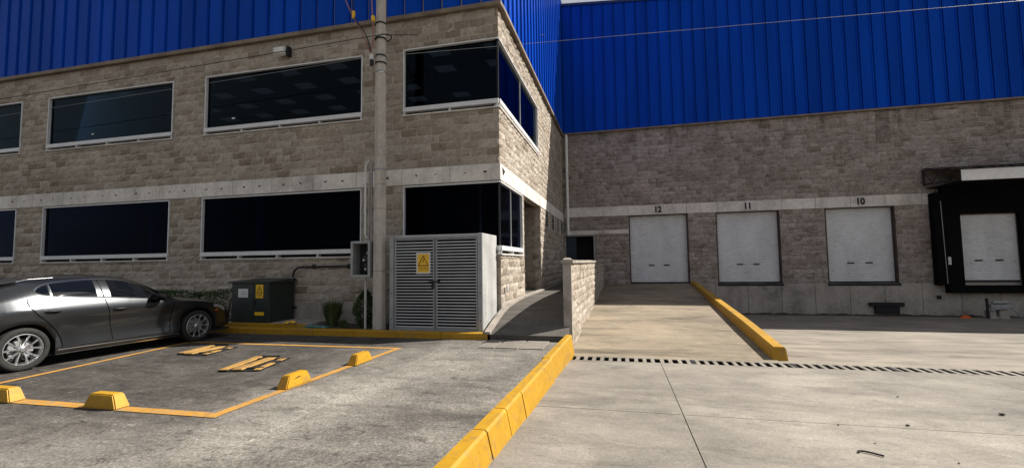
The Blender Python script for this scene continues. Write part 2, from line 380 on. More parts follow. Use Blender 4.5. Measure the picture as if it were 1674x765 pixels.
def sub_rect(p, h):
    u0, u1, z0, z1 = p; a0, a1, b0, b1 = h
    if a1 <= u0 or a0 >= u1 or b1 <= z0 or b0 >= z1: return [p]
    o = []
    if a0 > u0: o.append((u0, a0, z0, z1))
    if a1 < u1: o.append((a1, u1, z0, z1))
    m0, m1 = max(u0, a0), min(u1, a1)
    if b0 > z0: o.append((m0, m1, z0, b0))
    if b1 < z1: o.append((m0, m1, b1, z1))
    return [q for q in o if q[1]-q[0] > 0.035 and q[3]-q[2] > 0.035]
def lay(plane, pos, u0, u1, z0, z1, holes=(), L=0.40, h=0.2, ragged=0.0):
    """plane 'F': faces -Y at Y=pos, u is X.  plane 'S': faces +X at X=pos, u is Y."""
    n = max(1, round((z1-z0)/h)); dz = (z1-z0)/n; out = []
    for k in range(n):
        za, zb = z0+k*dz, z0+(k+1)*dz; u = u0-L*(0.5 if k % 2 else 0.0)-rnd.uniform(0, 0.05)
        while u < u1:
            l = L*(1+rnd.uniform(-ragged, ragged)) if ragged else L
            if ragged and rnd.random() < 0.12: l *= 0.55
            a, b = max(u, u0), min(u+l, u1); u += l
            if b-a < 0.05: continue
            ps = [(a, b, za, zb)]
            if ragged and rnd.random() < 0.16:
                zm = lerp(za, zb, rnd.uniform(.4, .6)); ps = [(a, b, za, zm), (a, b, zm, zb)]
            for hh in holes: ps = [q for p in ps for q in sub_rect(p, hh)]
            out += [(plane, pos, *p) for p in ps]
    return out
def raise_blocks(pieces, parent, mat, limit=300, name='block', seen=lambda c: True):
    var = block_variants(mat); J = 0.0075
    def area(p):
        pl, pos, a, b, c, d = p
        q = [px((u, pos, z) if pl == 'F' else (pos, u, z)) for u, z in ((a, c), (b, c), (b, d), (a, d))]
        if any(k is None for k in q): return 0
        cx = sum(k[0] for k in q)/4; cy_ = sum(k[1] for k in q)/4
        if not (-10 < cx < W0+10 and -10 < cy_ < H0+10): return 0
        if not seen((cx, cy_)): return 0
        return abs(sum(q[i][0]*q[(i+1) % 4][1]-q[(i+1) % 4][0]*q[i][1] for i in range(4)))/2
    pieces = sorted(pieces, key=area, reverse=True); k = 0
    for p in pieces[:limit]:
        if area(p) <= 0: break
        pl, pos, a, b, c, d = p; o = bpy.data.objects.new(name, var[rnd.randrange(NV)]); COL.objects.link(o)
        o.parent = parent
        o.location = Vector((a+J, pos, c+J) if pl == 'F' else (pos, a+J, c+J))-WL[parent.name]
        o.scale = (b-a-2*J, 1, d-c-2*J)
        if pl == 'S': o.rotation_euler = (0, 0, math.pi/2)
        k += 1
    rest = pieces[k:]
    if rest:
        V = []; F = []; T = []
        for p in rest:
            pl, pos, a, b, c, d = p; base = len(V)
            for u, dd, z in block_grid(rnd):
                uu = lerp(a+J, b-J, u); zz = lerp(c+J, d-J, z)
                V.append((uu, pos-dd, zz) if pl == 'F' else (pos+dd, uu, zz))
            F += [tuple(i+base for i in f) for f in BF]; T += [rnd.random()]*len(BF)
        m = MB(); m.v = V; m.f = F; m.build(name+'work', mat, parent, kind='stuff', tint=T)
def holed(plane, u0, u1, z0, z1, d0, d1, holes):
    """slab with rectangular holes; d0..d1 is its depth range along the plane's axis"""
    us = sorted({u0, u1, *[x for h in holes for x in h[:2] if u0 < x < u1]}); zs = sorted({z0, z1, *[x for h in holes for x in h[2:] if z0 < x < z1]})
    m = MB()
    for a, b in zip(us, us[1:]):
        run = None
        for c, d in zip(zs, zs[1:]):
            cu, cz = (a+b)/2, (c+d)/2
            if any(h[0] < cu < h[1] and h[2] < cz < h[3] for h in holes):
                continue
            m.box(a, b, d0, d1, c, d) if plane == 'F' else m.box(d0, d1, a, b, c, d)
    return m

# ================================================================== GROUND
YF, XS, YB = 10.02, -2.72, 21.52          # office front, office side, warehouse front
def struct(o): o['kind'] = 'structure'; return o
struct(MB().add([(-400, -400, -1.15), (400, -400, -1.15), (400, 400, -1.15), (-400, 400, -1.15)], [(0, 1, 2, 3)]).build('ground', 'earth'))
def slabs(parent, xs, ys, mat, zt=0.0, g=0.006):
    for a, b in zip(xs, xs[1:]):
        for c, d in zip(ys, ys[1:]):
            e = zt+rnd.uniform(-.002, .002)
            MB().box(a+g, b-g, c+g, d-g, e-0.10, e, 0.004).build('slab', mat, parent)
pk = struct(MB().box(-40, -1.2, -22, 8.66, -0.25, -0.006).build('parking_pavement', 'jointfill'))
slabs(pk, [-40, -28, -18.2, -13.2, -8.2, -3.18, -1.2], [-22, -11, -2.2, 8.66], 'parking')
yd = struct(MB().hexa([(-1.2, -22, -.5), (44, -22, -.5), (44, 8.13, -.5), (-1.2, 8.13, -.5)], [(-1.2, -22, -.013), (44, -22, -.013), (44, 8.13, -.24), (-1.2, 8.13, -.24)]).build('loading_yard', 'jointdark'))
ZD, YD = -0.82, 8.58                       # level of the dock apron at the wall; far edge of the drain
def ydz(y): return -.22*min(1, max(0, (y-1.0)/7.2))
for a, b in zip([-1.2, 0.58, 4.9, 9.3, 13.7, 22], [0.58, 4.9, 9.3, 13.7, 22, 44]):
    for c, d in zip([-22, -10, -4.2, 1.0, 5.22], [-10, -4.2, 1.0, 5.22, 8.13]):
        a_, b_, c_, d_ = a+.0045, b-.0045, c+.0025, d-.0025; e = rnd.uniform(-.0015, .0015)
        q = [(a_, c_), (b_, c_), (b_, d_), (a_, d_)]
        MB().hexa([(x, y, ydz(y)-.12) for x, y in q], [(x, y, ydz(y)+e) for x, y in q]).build('slab', 'yard', yd)
def apz(y): return lerp(-.22, ZD, (y-YD)/(YB-YD))
def rmz(y): return lerp(-.22, 0.49, (y-YD)/(YB-YD))
ap = MB()
ap.hexa([(2.5, YD, -.6), (44, YD, -.6), (44, YB+.1, ZD-.3), (2.6, YB+.1, ZD-.3)], [(2.5, YD, apz(YD)), (44, YD, apz(YD)), (44, YB+.1, ZD), (2.6, YB+.1, ZD)])
struct(ap.build('dock_apron', 'apron'))
rp = MB()
ys = [YD, 9.5, 12, 15, 18, YB]
for a, b in zip(ys, ys[1:]):
    xr = lambda y: lerp(2.52, 2.93, (y-YD)/(YB-YD)); xw = lambda y: lerp(-1.05, -.87, (y-9.1)/12.4)
    rp.add([(xw(a), a, rmz(a)), (xr(a), a, rmz(a)), (xr(b), b, rmz(b)), (xw(b), b, rmz(b)), (xw(a), a, -.9), (xr(a), a, -.9), (xr(b), b, -.9), (xw(b), b, -.9)],
           [(0, 1, 2, 3), (1, 5, 6, 2), (0, 3, 7, 4)])
struct(rp.build('loading_ramp', 'ramp'))
# entrance ramp beside the office
ez = smooth_interp([(8.66, .11), (9.2, .26), (9.8, .41), (10.6, .51), (11.5, .565), (12.9, .585), (15, .585), (YB, .585)])
er = MB(); ys = [8.66, 8.9, 9.2, 9.5, 9.8, 10.2, 10.6, 11, 11.5, 12.2, 12.9, 15, 18, YB]
for a, b in zip(ys, ys[1:]):
    er.hexa([(-2.74, a, -.3), (-1.06, a, -.3), (-1.06, b, -.3), (-2.74, b, -.3)], [(-2.74, a, ez(a)), (-1.06, a, ez(a)), (-1.06, b, ez(b)), (-2.74, b, ez(b))])
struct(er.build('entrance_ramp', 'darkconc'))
bed = MB(); nx, ny = 90, 6
for i in range(nx+1):
    for j in range(ny+1):
        bed.v.append((lerp(-30, -2.8, i/nx), lerp(8.84, 10.05, j/ny), 0.085+rnd.uniform(-.015, .03)))
for i in range(nx):
    for j in range(ny): k = i*(ny+1)+j; bed.f.append((k, k+ny+1, k+ny+2, k+1))
struct(bed.build('planting_bed', 'soil', smooth=True))
# painted bay outline, one stripe per side
mk = struct(MB().add([(-8.62, 7.42, .0045), (-3.92, 7.50, .0045), (-3.92, 7.60, .0045), (-8.62, 7.52, .0045)], [(0, 1, 2, 3)]).build('road_marking', 'line'))
for q in ([(-4.14, 3.83), (-4.02, 3.84), (-3.92, 7.50), (-4.03, 7.50)], [(-8.9, 3.70), (-4.0, 3.79), (-4.02, 3.92), (-8.9, 3.85)], [(-8.10, 3.88), (-8.0, 3.88), (-8.50, 7.42), (-8.60, 7.42)]):
    MB().add([(x, y, .0052+.0004*len(mk.children)) for x, y in q], [(0, 1, 2, 3)]).build('stripe', 'line', mk)
# loose paving slabs at the foot of the entrance ramp
pv = thing('paving_slabs', (-2, 8.2, 0), 'three pale paving slabs set at the foot of the entrance ramp', 'paving')
for a, b in ((-2.58, -2.26), (-2.25, -1.83), (-1.82, -1.38)):
    MB().box(a+.008, b-.008, 7.84, 8.64, -.02, .018, .006).build('slab', 'yard', pv)

# ================================================================== OFFICE BUILDING
ob = thing('office_building', (-13, 15, 0), 'two-storey stone block office with strip windows and blue metal cladding above', 'building')
WU = [(-29.35, -24.43), (-23.27, -18.36), (-17.22, -12.32), (-11.2, -6.28), (-5.15, -2.70)]
Z1a, Z1b, Z2a, Z2b, ZP = 1.81, 3.41, 5.25, 6.83, 7.56
SILL = 0.11
fh = [(a, (b if b < -3 else -2.0), Z1a-SILL, 3.43) for a, b in WU]+[(a, (b if b < -3 else -2.0), Z2a-SILL, Z2b) for a, b in WU]
sh = [(9.0, 12.36, Z1a-SILL, 3.43), (9.0, 15.03, Z2a-SILL, Z2b), (12.62, 15.3, 0.5, 3.43)]
vents = [(16.25, 17.05), (17.7, 18.6), (19.25, 20.15), (20.55, 21.35)]
sh += [(a, b, 2.82, 3.40) for a, b in vents]
holed('F', -30, -2.724, -.1, 14.0, YF-.007, YF+.2, fh).build('front_wall', 'mortar', ob)
holed('S', YF+.2, YB, -.1, 14.0, XS-.2, XS+.007, sh).build('side_wall', 'mortar', ob)
pieces = lay('F', YF, -30, -2.70, .60, 3.43, fh)+lay('F', YF, -30, -2.70, 3.83, ZP, fh)
pieces += lay('S', XS, 10.0, YB, .60, 3.43, sh)+lay('S', XS, 10.0, YB, 3.83, ZP, sh)
pieces += [p for p in lay('F', 15.32, -4.4, -2.74, .60, 3.43)]
HID = [(0, 455, 300, 600), (640, 385, 818, 600), (375, 458, 478, 600), (608, 0, 630, 600)]
raise_blocks(pieces, ob, 'block', 300, seen=lambda c: not any(h[0] < c[0] < h[2] and h[1] < c[1] < h[3] for h in HID))
# plinth course
for k in range(20):
    a = -30+k*1.42; MB().box(a+.004, min(a+1.42, -2.70)-.004, YF-.02, YF+.05, -.1, .595, .006).build('plinth_panel', 'plinth', ob)
for a, b in ((10.05, 11.3), (11.3, 12.6), (15.32, 17), (17, 19), (19, 21.4)):
    MB().box(XS-.05, XS+.02, a+.004, b-.004, -.1, .595, .006).build('plinth_panel', 'plinth', ob)
# smooth concrete band with its tie holes
hole = MB().extr([(math.cos(t)*.008, math.sin(t)*.008) for t in np.linspace(0, 2*math.pi, 9)[:-1]], lambda u, z: (u, 0, z), lambda u, z: (u, .004, z))
e = -2.68; pan = []
while e > -30: pan.append((max(e-1.25, -30), e)); e -= 1.25
for a, b in pan:
    p = MB().box(a+.004, b-.004, YF-.035, YF+.05, 3.435, 3.828, .006).build('lintel_panel', 'lintel', ob)
    for u in (.3, .7):
        m = MB(); m.v = [(x+lerp(a, b, u)+rnd.uniform(-.05, .05), y+YF-.037, z+3.64+rnd.uniform(-.03, .03)) for x, y, z in hole.v]; m.f = hole.f; m.build('tie_hole', 'ink', p)
e = 10.02
while e < YB-.1:
    b = min(e+1.25, YB-.02)
    p = MB().box(XS-.05, XS+.035, e+.004, b-.004, 3.435, 3.828, .006).build('lintel_panel', 'lintel', ob); e += 1.25
# notch sign on the first side panel
MB().extr([(10.15, 3.76), (10.42, 3.70), (10.2, 3.55)], lambda u, z: (XS+.0352, u, z), lambda u, z: (XS+.040, u, z)).build('triangle_mark', 'ink', ob)
# flashing under the cladding
MB().box(-30, -2.60, YF-.13, YF+.05, ZP+.004, 7.675, .01).build('flashing', 'tan', ob)
MB().box(XS-.02, XS+.13, YF+.055, YB-.02, ZP+.004, 7.675, .01).build('flashing', 'tan', ob)

def frame_win(u0, u1, z0, z1, plane, pos, left=True, right=True, mull=(), gl='glass'):
    def bx(m, a, b, d0, d1, c, d, ch=0):   # d outwards
        return m.box(a, b, pos-d1, pos-d0, c, d, ch) if plane == 'F' else m.box(pos+d0, pos+d1, a, b, c, d, ch)
    m = MB(); t = .03
    bx(m, u0, u1, -.09, .035, z1-t, z1)
    bx(m, u0, u1, -.09, .045, z0, z0+.105)
    if left: bx(m, u0, u0+t, -.088, .033, z0+.106, z1-t-.001)
    if right: bx(m, u1-t, u1, -.088, .033, z0+.106, z1-t-.001)
    for q in mull: bx(m, q-.006, q+.006, -.05, -.02, z0+.106, z1-t-.001)
    f = m.build('window', 'alu', ob)
    g = MB(); cuts = [u0+(t if left else 0)]+list(mull)+[u1-(t if right else 0)]
    for a, b in zip(cuts, cuts[1:]):
        g = MB(); bx(g, a+.002, b-.002, -.047, -.041, z0+.10, z1-t+.004); g.build('pane', gl, f)
    s = MB(); bx(s, u0-.02, u1+.02, -.1, .05, z0-.108, z0-.078); s.build('sill', 'lintel', f)
    s = MB(); n = max(2, round((u1-u0)/1.25))
    bx(s, u0, u1, -.14, -.11, z0-.077, z0-.001); s.build('gap_seal', 'black', f)
    for k in range(n+1):
        q = lerp(u0+.03, u1-.03, k/n); s = MB(); bx(s, q-.018, q+.018, -.108, .03, z0-.077, z0-.001); s.build('sill_post', 'alu', f)
    return f
for a, b in WU:
    c = b < -3
    frame_win(a, b if c else -2.715, Z2a, Z2b, 'F', YF, True, c)
    frame_win(a, b if c else -2.715, Z1a, Z1b, 'F', YF, True, c, gl='glassd')
frame_win(YF+.0, 15.03, Z2a, Z2b, 'S', XS, False, True, (12.5,))
frame_win(YF+.0, 12.36, Z1a, Z1b, 'S', XS, False, True, (11.2,), gl='glassd')
MB().box(-2.765, -2.72, YF+.02, YF+.065, Z2a+.106, Z2b-.046).build('corner_mullion', 'steelblack', ob)
MB().box(-2.765, -2.72, YF+.02, YF+.065, Z1a+.106, Z1b-.046).build('corner_mullion', 'steelblack', ob)
# rooms behind the glass
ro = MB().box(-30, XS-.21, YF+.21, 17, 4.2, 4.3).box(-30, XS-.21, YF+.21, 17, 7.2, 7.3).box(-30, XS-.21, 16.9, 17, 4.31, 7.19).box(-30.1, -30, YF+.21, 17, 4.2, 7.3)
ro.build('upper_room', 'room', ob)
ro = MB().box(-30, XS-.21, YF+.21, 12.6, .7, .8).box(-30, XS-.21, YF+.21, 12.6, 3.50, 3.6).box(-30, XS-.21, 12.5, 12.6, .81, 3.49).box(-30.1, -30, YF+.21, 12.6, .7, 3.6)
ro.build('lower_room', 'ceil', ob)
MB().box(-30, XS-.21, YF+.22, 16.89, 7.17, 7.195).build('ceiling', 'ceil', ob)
tr = None
for j, y in enumerate((11, 12, 13, 14, 15)):
    for i in range(9):
        x = -3.15-i*1.57-.12*j+(.0 if j % 2 else .1)
        if rnd.random() < .16: continue
        if tr is None: tr = MB().box(x-.28, x+.28, y-.2, y+.2, 7.155, 7.168).build('ceiling_light', 'troffer', ob)
        else: dup(tr, ob, (x, y, 7.155))
for x, z in ((-15.42, 5.56), (-10.28, 5.58)): MB().box(x-.05, x+.05, YF+.030, YF+.034, z-.015, z+.02).build('window_sticker', 'white', ob)
for x in (-10.35, -14.4): MB().box(x-.09, x+.09, 11.1, 11.3, .81, 3.49).build('column', 'navy', ob)
MB().box(-3.42, -3.36, 10.6, 10.66, .81, 3.49).build('column', 'galv', ob)
# entrance recess on the side
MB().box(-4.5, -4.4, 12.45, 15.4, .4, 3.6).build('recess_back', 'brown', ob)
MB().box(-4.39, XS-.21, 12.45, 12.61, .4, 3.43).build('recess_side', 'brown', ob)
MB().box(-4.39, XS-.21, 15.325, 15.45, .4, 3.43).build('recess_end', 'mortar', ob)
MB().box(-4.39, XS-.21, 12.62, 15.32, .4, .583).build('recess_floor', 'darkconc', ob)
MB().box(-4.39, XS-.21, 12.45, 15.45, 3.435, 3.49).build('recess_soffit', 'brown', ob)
MB().box(-4.40, -4.34, 13.2, 14.6, .60, 2.9).build('entrance_door', 'door', ob)
# louvred vents near the corner
for a, b in vents:
    v = MB().box(XS-.13, XS+.03, a-.03, a, 2.80, 3.42).box(XS-.13, XS+.03, b, b+.03, 2.80, 3.42).box(XS-.13, XS+.05, a-.03, b+.03, 2.77, 2.80).build('vent', 'lintel', ob)
    MB().box(XS-.19, XS-.15, a, b, 2.81, 3.41).build('vent_back', 'dark', v)
    for k in range(5):
        z = 2.86+k*.11; MB().add([(XS-.10, a, z+.05), (XS-.10, b, z+.05), (XS+.02, b, z), (XS+.02, a, z), (XS-.10, a, z+.07), (XS-.10, b, z+.07), (XS+.02, b, z+.02), (XS+.02, a, z+.02)],
                 [(0, 1, 2, 3), (4, 7, 6, 5), (2, 6, 7, 3), (0, 4, 5, 1), (1, 5, 6, 2), (0, 3, 7, 4)]).build('louvre', 'lintel', v)

# blue cladding, one sheet per half metre
SEC = [(0, .0), (.004, .0), (.008, -.06), (.050, -.06), (.054, .0), (.44, .0), (.455, .035), (.482, .035), (.497, .0), (.5, .0)]
SECS = [(0, .0), (.30, .0), (.322, .05), (.452, .05), (.474, .0), (.5, .0)]
def sheet(plane, pos, u, z0, za, zb, parent, share=None):
    SC = SEC if plane == 'F' else SECS
    m = MB(); n = len(SC)
    for k in (0, 1):
        for s, d in SC:
            z = z0 if k == 0 else lerp(za, zb, s/.5)
            m.v.append((u+s, pos-d, z) if plane == 'F' else (pos+d, u+s, z))
    m.f = [(i, i+1, n+i+1, n+i) for i in range(n-1)]
    return m.build('cladding_sheet', 'blue', parent)
OT = 14.4
f0 = None; u = -2.64-.5
while u > -30:
    if f0 is None: f0 = sheet('F', YF-.06, u, 7.66, OT, OT, ob); off = WL[f0.name]-Vector((u, YF-.06, 7.66))
    else: dup(f0, ob, Vector((u, YF-.06, 7.66))+off)
    u -= .5
f0 = None; u = YF-.06
while u < YB-.02:
    if f0 is None: f0 = sheet('S', XS+.06, u, 7.66, OT, OT, ob); off = WL[f0.name]-Vector((XS+.06, u, 7.66))
    else: dup(f0, ob, Vector((XS+.06, u, 7.66))+off)
    u += .5
MB().box(-2.67, -2.635, YF-.085, YF-.055, 7.66, OT).build('corner_flashing', 'blue', ob)
MB().box(-30.2, -2.6, YF-.1, YB+8, OT, OT+.15).build('roof', 'roofblue', ob)
MB().box(-30.15, -30.002, YF+.21, YB, -.1, 14.0).build('end_wall', 'mortar', ob)

# ================================================================== WAREHOUSE
wh = thing('warehouse_building', (9, 26, 0), 'warehouse with stained stone wall, numbered loading doors and tall blue cladding', 'building')
DR = [(.32, 2.90), (4.05, 6.60), (8.30, 10.83), (12.85, 14.75)]
DZ0, DZ1 = .50, 3.655
XE = 30.0
wholes = [(a, b, DZ0, DZ1) for a, b in DR[:3]]+[(12.85, 14.75, .55, 3.14)]+[(-2.60, -1.26, .4, 2.77)]
holed('F', -2.9, XE, -1.0, 12.0, YB-.006, YB+.25, wholes).build('front_wall', 'wmortar', wh)
wp = lay('F', YB, XS-.0, XE, .50, 3.63, wholes+[(-2.7, .30, 2.80, 3.0)], .40, .2, .32)+lay('F', YB, XS, XE, 4.09, 7.62, (), .40, .2, .32)
HIDW = [(1515, 270, 1700, 540), (900, 420, 990, 500)]
raise_blocks([p for p in wp], wh, 'wblock', 300, seen=lambda c: not any(h[0] < c[0] < h[2] and h[1] < c[1] < h[3] for h in HIDW))
for a, b in zip([-2.62, -1.01, .30, 2.85, 4.126, 6.70, 7.98, 9.26, 10.5, 11.77, 13.04, 14.3, 15.6, 18, 21, 24, 27], [-1.01, .30, 2.85, 4.126, 6.70, 7.98, 9.26, 10.5, 11.77, 13.04, 14.3, 15.6, 18, 21, 24, 27, 30]):
    MB().box(a+.006, b-.006, YB-.04, YB+.05, 3.635, 4.085, .008).build('lintel_panel', 'lintel', wh)
MB().box(-2.62, .296, YB-.036, YB+.05, 2.805, 2.995, .008).build('lintel_panel', 'lintel', wh)
xs = [2.65, 3.915, 5.213, 6.518, 7.78, 9.053, 10.284, 11.56, 12.85, 14.1, 15.4, 16.7, 18, 21, 24, 27, 30]
for a, b in zip(xs, xs[1:]):
    MB().box(a+.006, b-.006, YB-.045, YB+.05, -1.0, .494, .008).build('plinth_panel', 'plinth', wh)
MB().box(10.35, 10.85, YB-.035, YB+.05, 6.25, 7.6, .01).build('stained_pier', 'wpatch', wh)
MB().box(XS+.06, XE, YB-.15, YB+.05, 7.605, 7.685, .01).build('flashing', 'tan', wh)
def rz(x): return max(12.85, 14.02-.08*(x+2.57))
u = -2.62
while u < XE:
    sheet('F', YB-.08, u, 7.67, rz(u), rz(u+.5), wh); u += .5
m = MB()
for a, b in ((-2.62, 12.05), (12.05, XE)):
    m.hexa([(a, YB-.14, rz(a)), (b, YB-.14, rz(b)), (b, YB+12, rz(b)), (a, YB+12, rz(a))], [(a, YB-.14, rz(a)+.12), (b, YB-.14, rz(b)+.12), (b, YB+12, rz(b)+.12), (a, YB+12, rz(a)+.12)])
m.build('roof', 'roofblue', wh)
MB().box(-2.9, XE, YB+11.8, YB+12, -1, 12).build('rear_wall', 'mortar', wh)
MB().box(XE-.2, XE, YB+.3, YB+11.7, -1, 12).build('end_wall', 'mortar', wh)

def digits(txt, size, bold, name, mat, parent, at, plane='F'):
    cu = bpy.data.curves.new('t', 'FONT'); cu.body = txt; cu.size = size; cu.offset = bold; cu.align_x = 'CENTER'; cu.extrude = .002
    o = bpy.data.objects.new('t', cu); COL.objects.link(o); bpy.context.view_layer.update()
    me = bpy.data.meshes.new_from_object(o.evaluated_get(bpy.context.evaluated_depsgraph_get())); bpy.data.objects.remove(o)
    m = MB(); m.add([(at[0]+v.co.x*.88, at[1]-v.co.z, at[2]+v.co.y) for v in me.vertices], [tuple(p.vertices) for p in me.polygons])
    return m.build(name, mat, parent)
def roller(x0, x1, z0, z1, yy, parent):
    n = int((z1-z0)/.082); m = MB(); prof = []
    for k in range(n):
        b = z0+k*(z1-z0)/n; s = (z1-z0)/n
        prof += [(.004, b), (-.006, b+s*.10), (-.022, b+s*.32), (-.024, b+s*.62), (-.010, b+s*.90)]
    prof.append((0, z1))
    for xx in (x0, x1):
        for d, z in prof: m.v.append((xx, yy+d, z))
    q = len(prof); m.f = [(i, i+1, q+i+1, q+i) for i in range(q-1)]
    o = m.build('roller_door', 'shutter', parent, smooth=50)
    MB().box(x0, x1, yy-.035, yy-.001, z0-.06, z0-.002, .006).build('bottom_bar', 'steelblack', o)
    cx = (x0+x1)/2
    for s in (-.33, .33): MB().box(cx+s-.13, cx+s+.13, yy-.032, yy-.020, z0+.74, z0+.80, .004).build('handle', 'ink', o)
    return o
for i, (a, b) in enumerate(DR[:3]):
    roller(a+.03, b-.02, DZ0+.06, DZ1+.02, YB+.22, wh)
    MB().box(a, a+.05, YB-.0, YB+.25, DZ0, DZ1).box(b-.05, b, YB-.0, YB+.25, DZ0, DZ1).box(a+.051, b-.051, YB+.0, YB+.25, DZ1-.05, DZ1-.0).build('door_jamb', 'brown', wh)
    if i: MB().box(a-.03, b+.03, YB-.07, YB+.2, DZ0-.10, DZ0-.003, .01).build('dock_edge', 'steelblack', wh)
for t, xx in (('12', 1.62), ('11', 5.36), ('10', 9.62)):
    digits(t, .37, .020, 'door_number', 'ink', wh, (xx, YB-.0425, 3.74))
MB().box(-3, XE, YB+.9, YB+1.0, -1, 4).build('inner_wall', 'dark', wh)
# doorway beside the corner with its leaf ajar
d = MB().box(-1.30, -1.24, YB-.02, YB+.24, .58, 2.80).box(-2.60, -1.301, YB-.02, YB+.24, 2.74, 2.80).build('doorway', 'galv', wh)
MB().box(-2.58, -2.12, YB+.10, YB+.14, .60, 2.735).build('door_leaf', 'door', wh)

# ------------------------------------------------------------------ low wall between the two ramps
lw = thing('ramp_wall', (-1.0, 14, 0), 'low stone block wall with concrete coping between the two ramps', 'wall')
WS0, WS1 = 9.10, YB-.03
wxr = lambda y: lerp(-1.02, -.865, (y-9.1)/12.4)          # its right face runs slightly askew
def wq(a, b, l, r_, z0, z1, **k): return MB().hexa([(wxr(a)+l, a, z0), (wxr(a)+r_, a, z0), (wxr(b)+r_, b, z0), (wxr(b)+l, b, z0)], [(wxr(a)+l, a, z1), (wxr(a)+r_, a, z1), (wxr(b)+r_, b, z1), (wxr(b)+l, b, z1)])
wq(WS0+.02, WS1, -.14, .005, -.4, 1.49).build('wall_core', 'mortar', lw)
wq(WS0, WS0+.09, -.155, .014, -.3, 1.49).build('end_pier', 'plinth', lw)
vw = block_variants('block'); J = .0075; n = 9; za = -.28; dz = (1.49-za)/n
for k in range(n):
    y = WS0+.10-(.2 if k % 2 else 0)
    while y < WS1:
        a, b = max(y, WS0+.10), min(y+.4, WS1); y += .4
        z0, z1 = za+k*dz, za+(k+1)*dz
        if b-a < .06 or z1 < rmz(a)-.01: continue
        o = bpy.data.objects.new('block', vw[rnd.randrange(NV)]); COL.objects.link(o); o.parent = lw
        o.location = Vector((wxr(a), a+J, z0+J))-WL[lw.name]; o.scale = (b-a-2*J, 1, z1-z0-2*J)
        o.rotation_euler = (0, 0, math.pi/2-math.atan(.155/12.4))
for k in range(8):
    a = WS0-.03+k*1.57; b = min(a+1.57, WS1); wq(a+.006, b-.006, -.19, .055, 1.492, 1.56+rnd.uniform(-.008, .006)).build('coping', 'cap', lw)
MB().add([(-1.18, 9.10, 1.561), (-1.0, 9.10, 1.561), (-1.0, 9.42, 1.561), (-1.18, 9.42, 1.561), (-1.13, 9.16, 1.605), (-1.04, 9.16, 1.60), (-1.05, 9.34, 1.595), (-1.12, 9.34, 1.59)], [(0, 1, 5, 4), (1, 2, 6, 5), (2, 3, 7, 6), (3, 0, 4, 7), (4, 5, 6, 7)]).build('mortar_lump', 'cap', lw)
# edge strip of the entrance ramp
es = MB(); ys = np.linspace(8.66, 15.2, 26)
for a, b in zip(ys, ys[1:]):
    es.hexa([(-2.70, a, ez(a)-.1), (-2.58, a, ez(a)-.1), (-2.58, b, ez(b)-.1), (-2.70, b, ez(b)-.1)], [(-2.70, a, ez(a)+.05), (-2.58, a, ez(a)+.05), (-2.58, b, ez(b)+.05), (-2.70, b, ez(b)+.05)])
props(es.build('ramp_edge', 'cap'), 'pale raised concrete edge along the office side of the entrance ramp', 'ramp edge')
sk = MB().box(-2.655, -2.62, 10.28, 10.36, .86, 1.0, .006)
props(sk.build('wall_socket', 'white'), 'small white socket box on the plinth beside the entrance ramp', 'socket')

# ------------------------------------------------------------------ drain
dg = thing('drain_grate', (6, 8.36, -.22), 'long slotted concrete drain grate crossing the yard before the ramp', 'drain')
DZ = -.22
MB().box(-.93, 19, 8.12, 8.6, -.6, -.54).box(-.93, 19, 8.04, 8.143, -.53, DZ-.06).box(-.93, 19, 8.575, 8.66, -.53, DZ-.06).build('channel', 'curtain', dg)
MB().box(-.93, 19, 8.14, 8.20, DZ-.02, DZ+.002, .003).build('rail', 'yard', dg)
MB().box(-.93, 19, 8.51, 8.575, DZ-.02, DZ+.002, .003).build('rail', 'yard', dg)
b0 = None
for k in range(137):
    x = -.84+k*.145
    if b0 is None: b0 = MB().box(x-.033, x+.033, 8.201, 8.509, DZ-.02, DZ+.002, .004).build('bar', 'yard', dg)
    else: dup(b0, dg, (x+rnd.uniform(-.008, .008), 8.355, DZ-.02))
for x in (1.12, 2.66, 4.05, 6.9): MB().box(x-.03, x+.03, 8.20, 8.51, DZ+.003, DZ+.006).build('joint_plate', 'steelblack', dg)

# ================================================================== KERBS AND STOPS
dk = thing('divider_kerb', (-.95, 5, 0), 'long chipped yellow kerb dividing the parking from the loading yard', 'kerb')
ktl = lambda y: lerp(-1.28, -1.085, (y-2.9)/5.8); ktr = lambda y: lerp(-1.13, -.96, (y-2.9)/5.8); kbr = lambda y: lerp(-1.07, -.925, (y-2.9)/5.8)
cuts = [0.6, 2.35, 3.62, 4.18, 4.75, 6.5, 8.72]
for i, (a, b) in enumerate(zip(cuts, cuts[1:])):
    h = .15+rnd.uniform(-.008, .008); j = rnd.uniform(-.008, .008); c = .02
    sec = lambda y: [(kbr(y)+j, ydz(y)-.03), (ktr(y)+j, h-c), (ktr(y)-c+j, h), (ktl(y)+c+j, h), (ktl(y)+j, h-c), (ktl(y)-.03+j, -.02)]
    m = MB(); A = a+.006; B = b-.006; n = 6; P = [(x, A, z) for x, z in sec(A)]+[(x, B-(.10 if z > .1 and i == 5 else 0), z) for x, z in sec(B)]
    m.add(P, [tuple(range(n)), tuple(range(2*n-1, n-1, -1))]+[(k, (k+1) % n, n+(k+1) % n, n+k) for k in range(n)])
    m.build('kerb_block', 'yellow', dk)
rk = thing('ramp_kerb', (2.5, 14, 0), 'yellow kerb climbing along the right edge of the loading ramp', 'kerb')
xl_ = lambda y: lerp(2.46, 2.88, (y-8.75)/(21.4-8.75))
cuts = [8.72, 11.2, 13.8, 16.3, 18.9, 21.42]
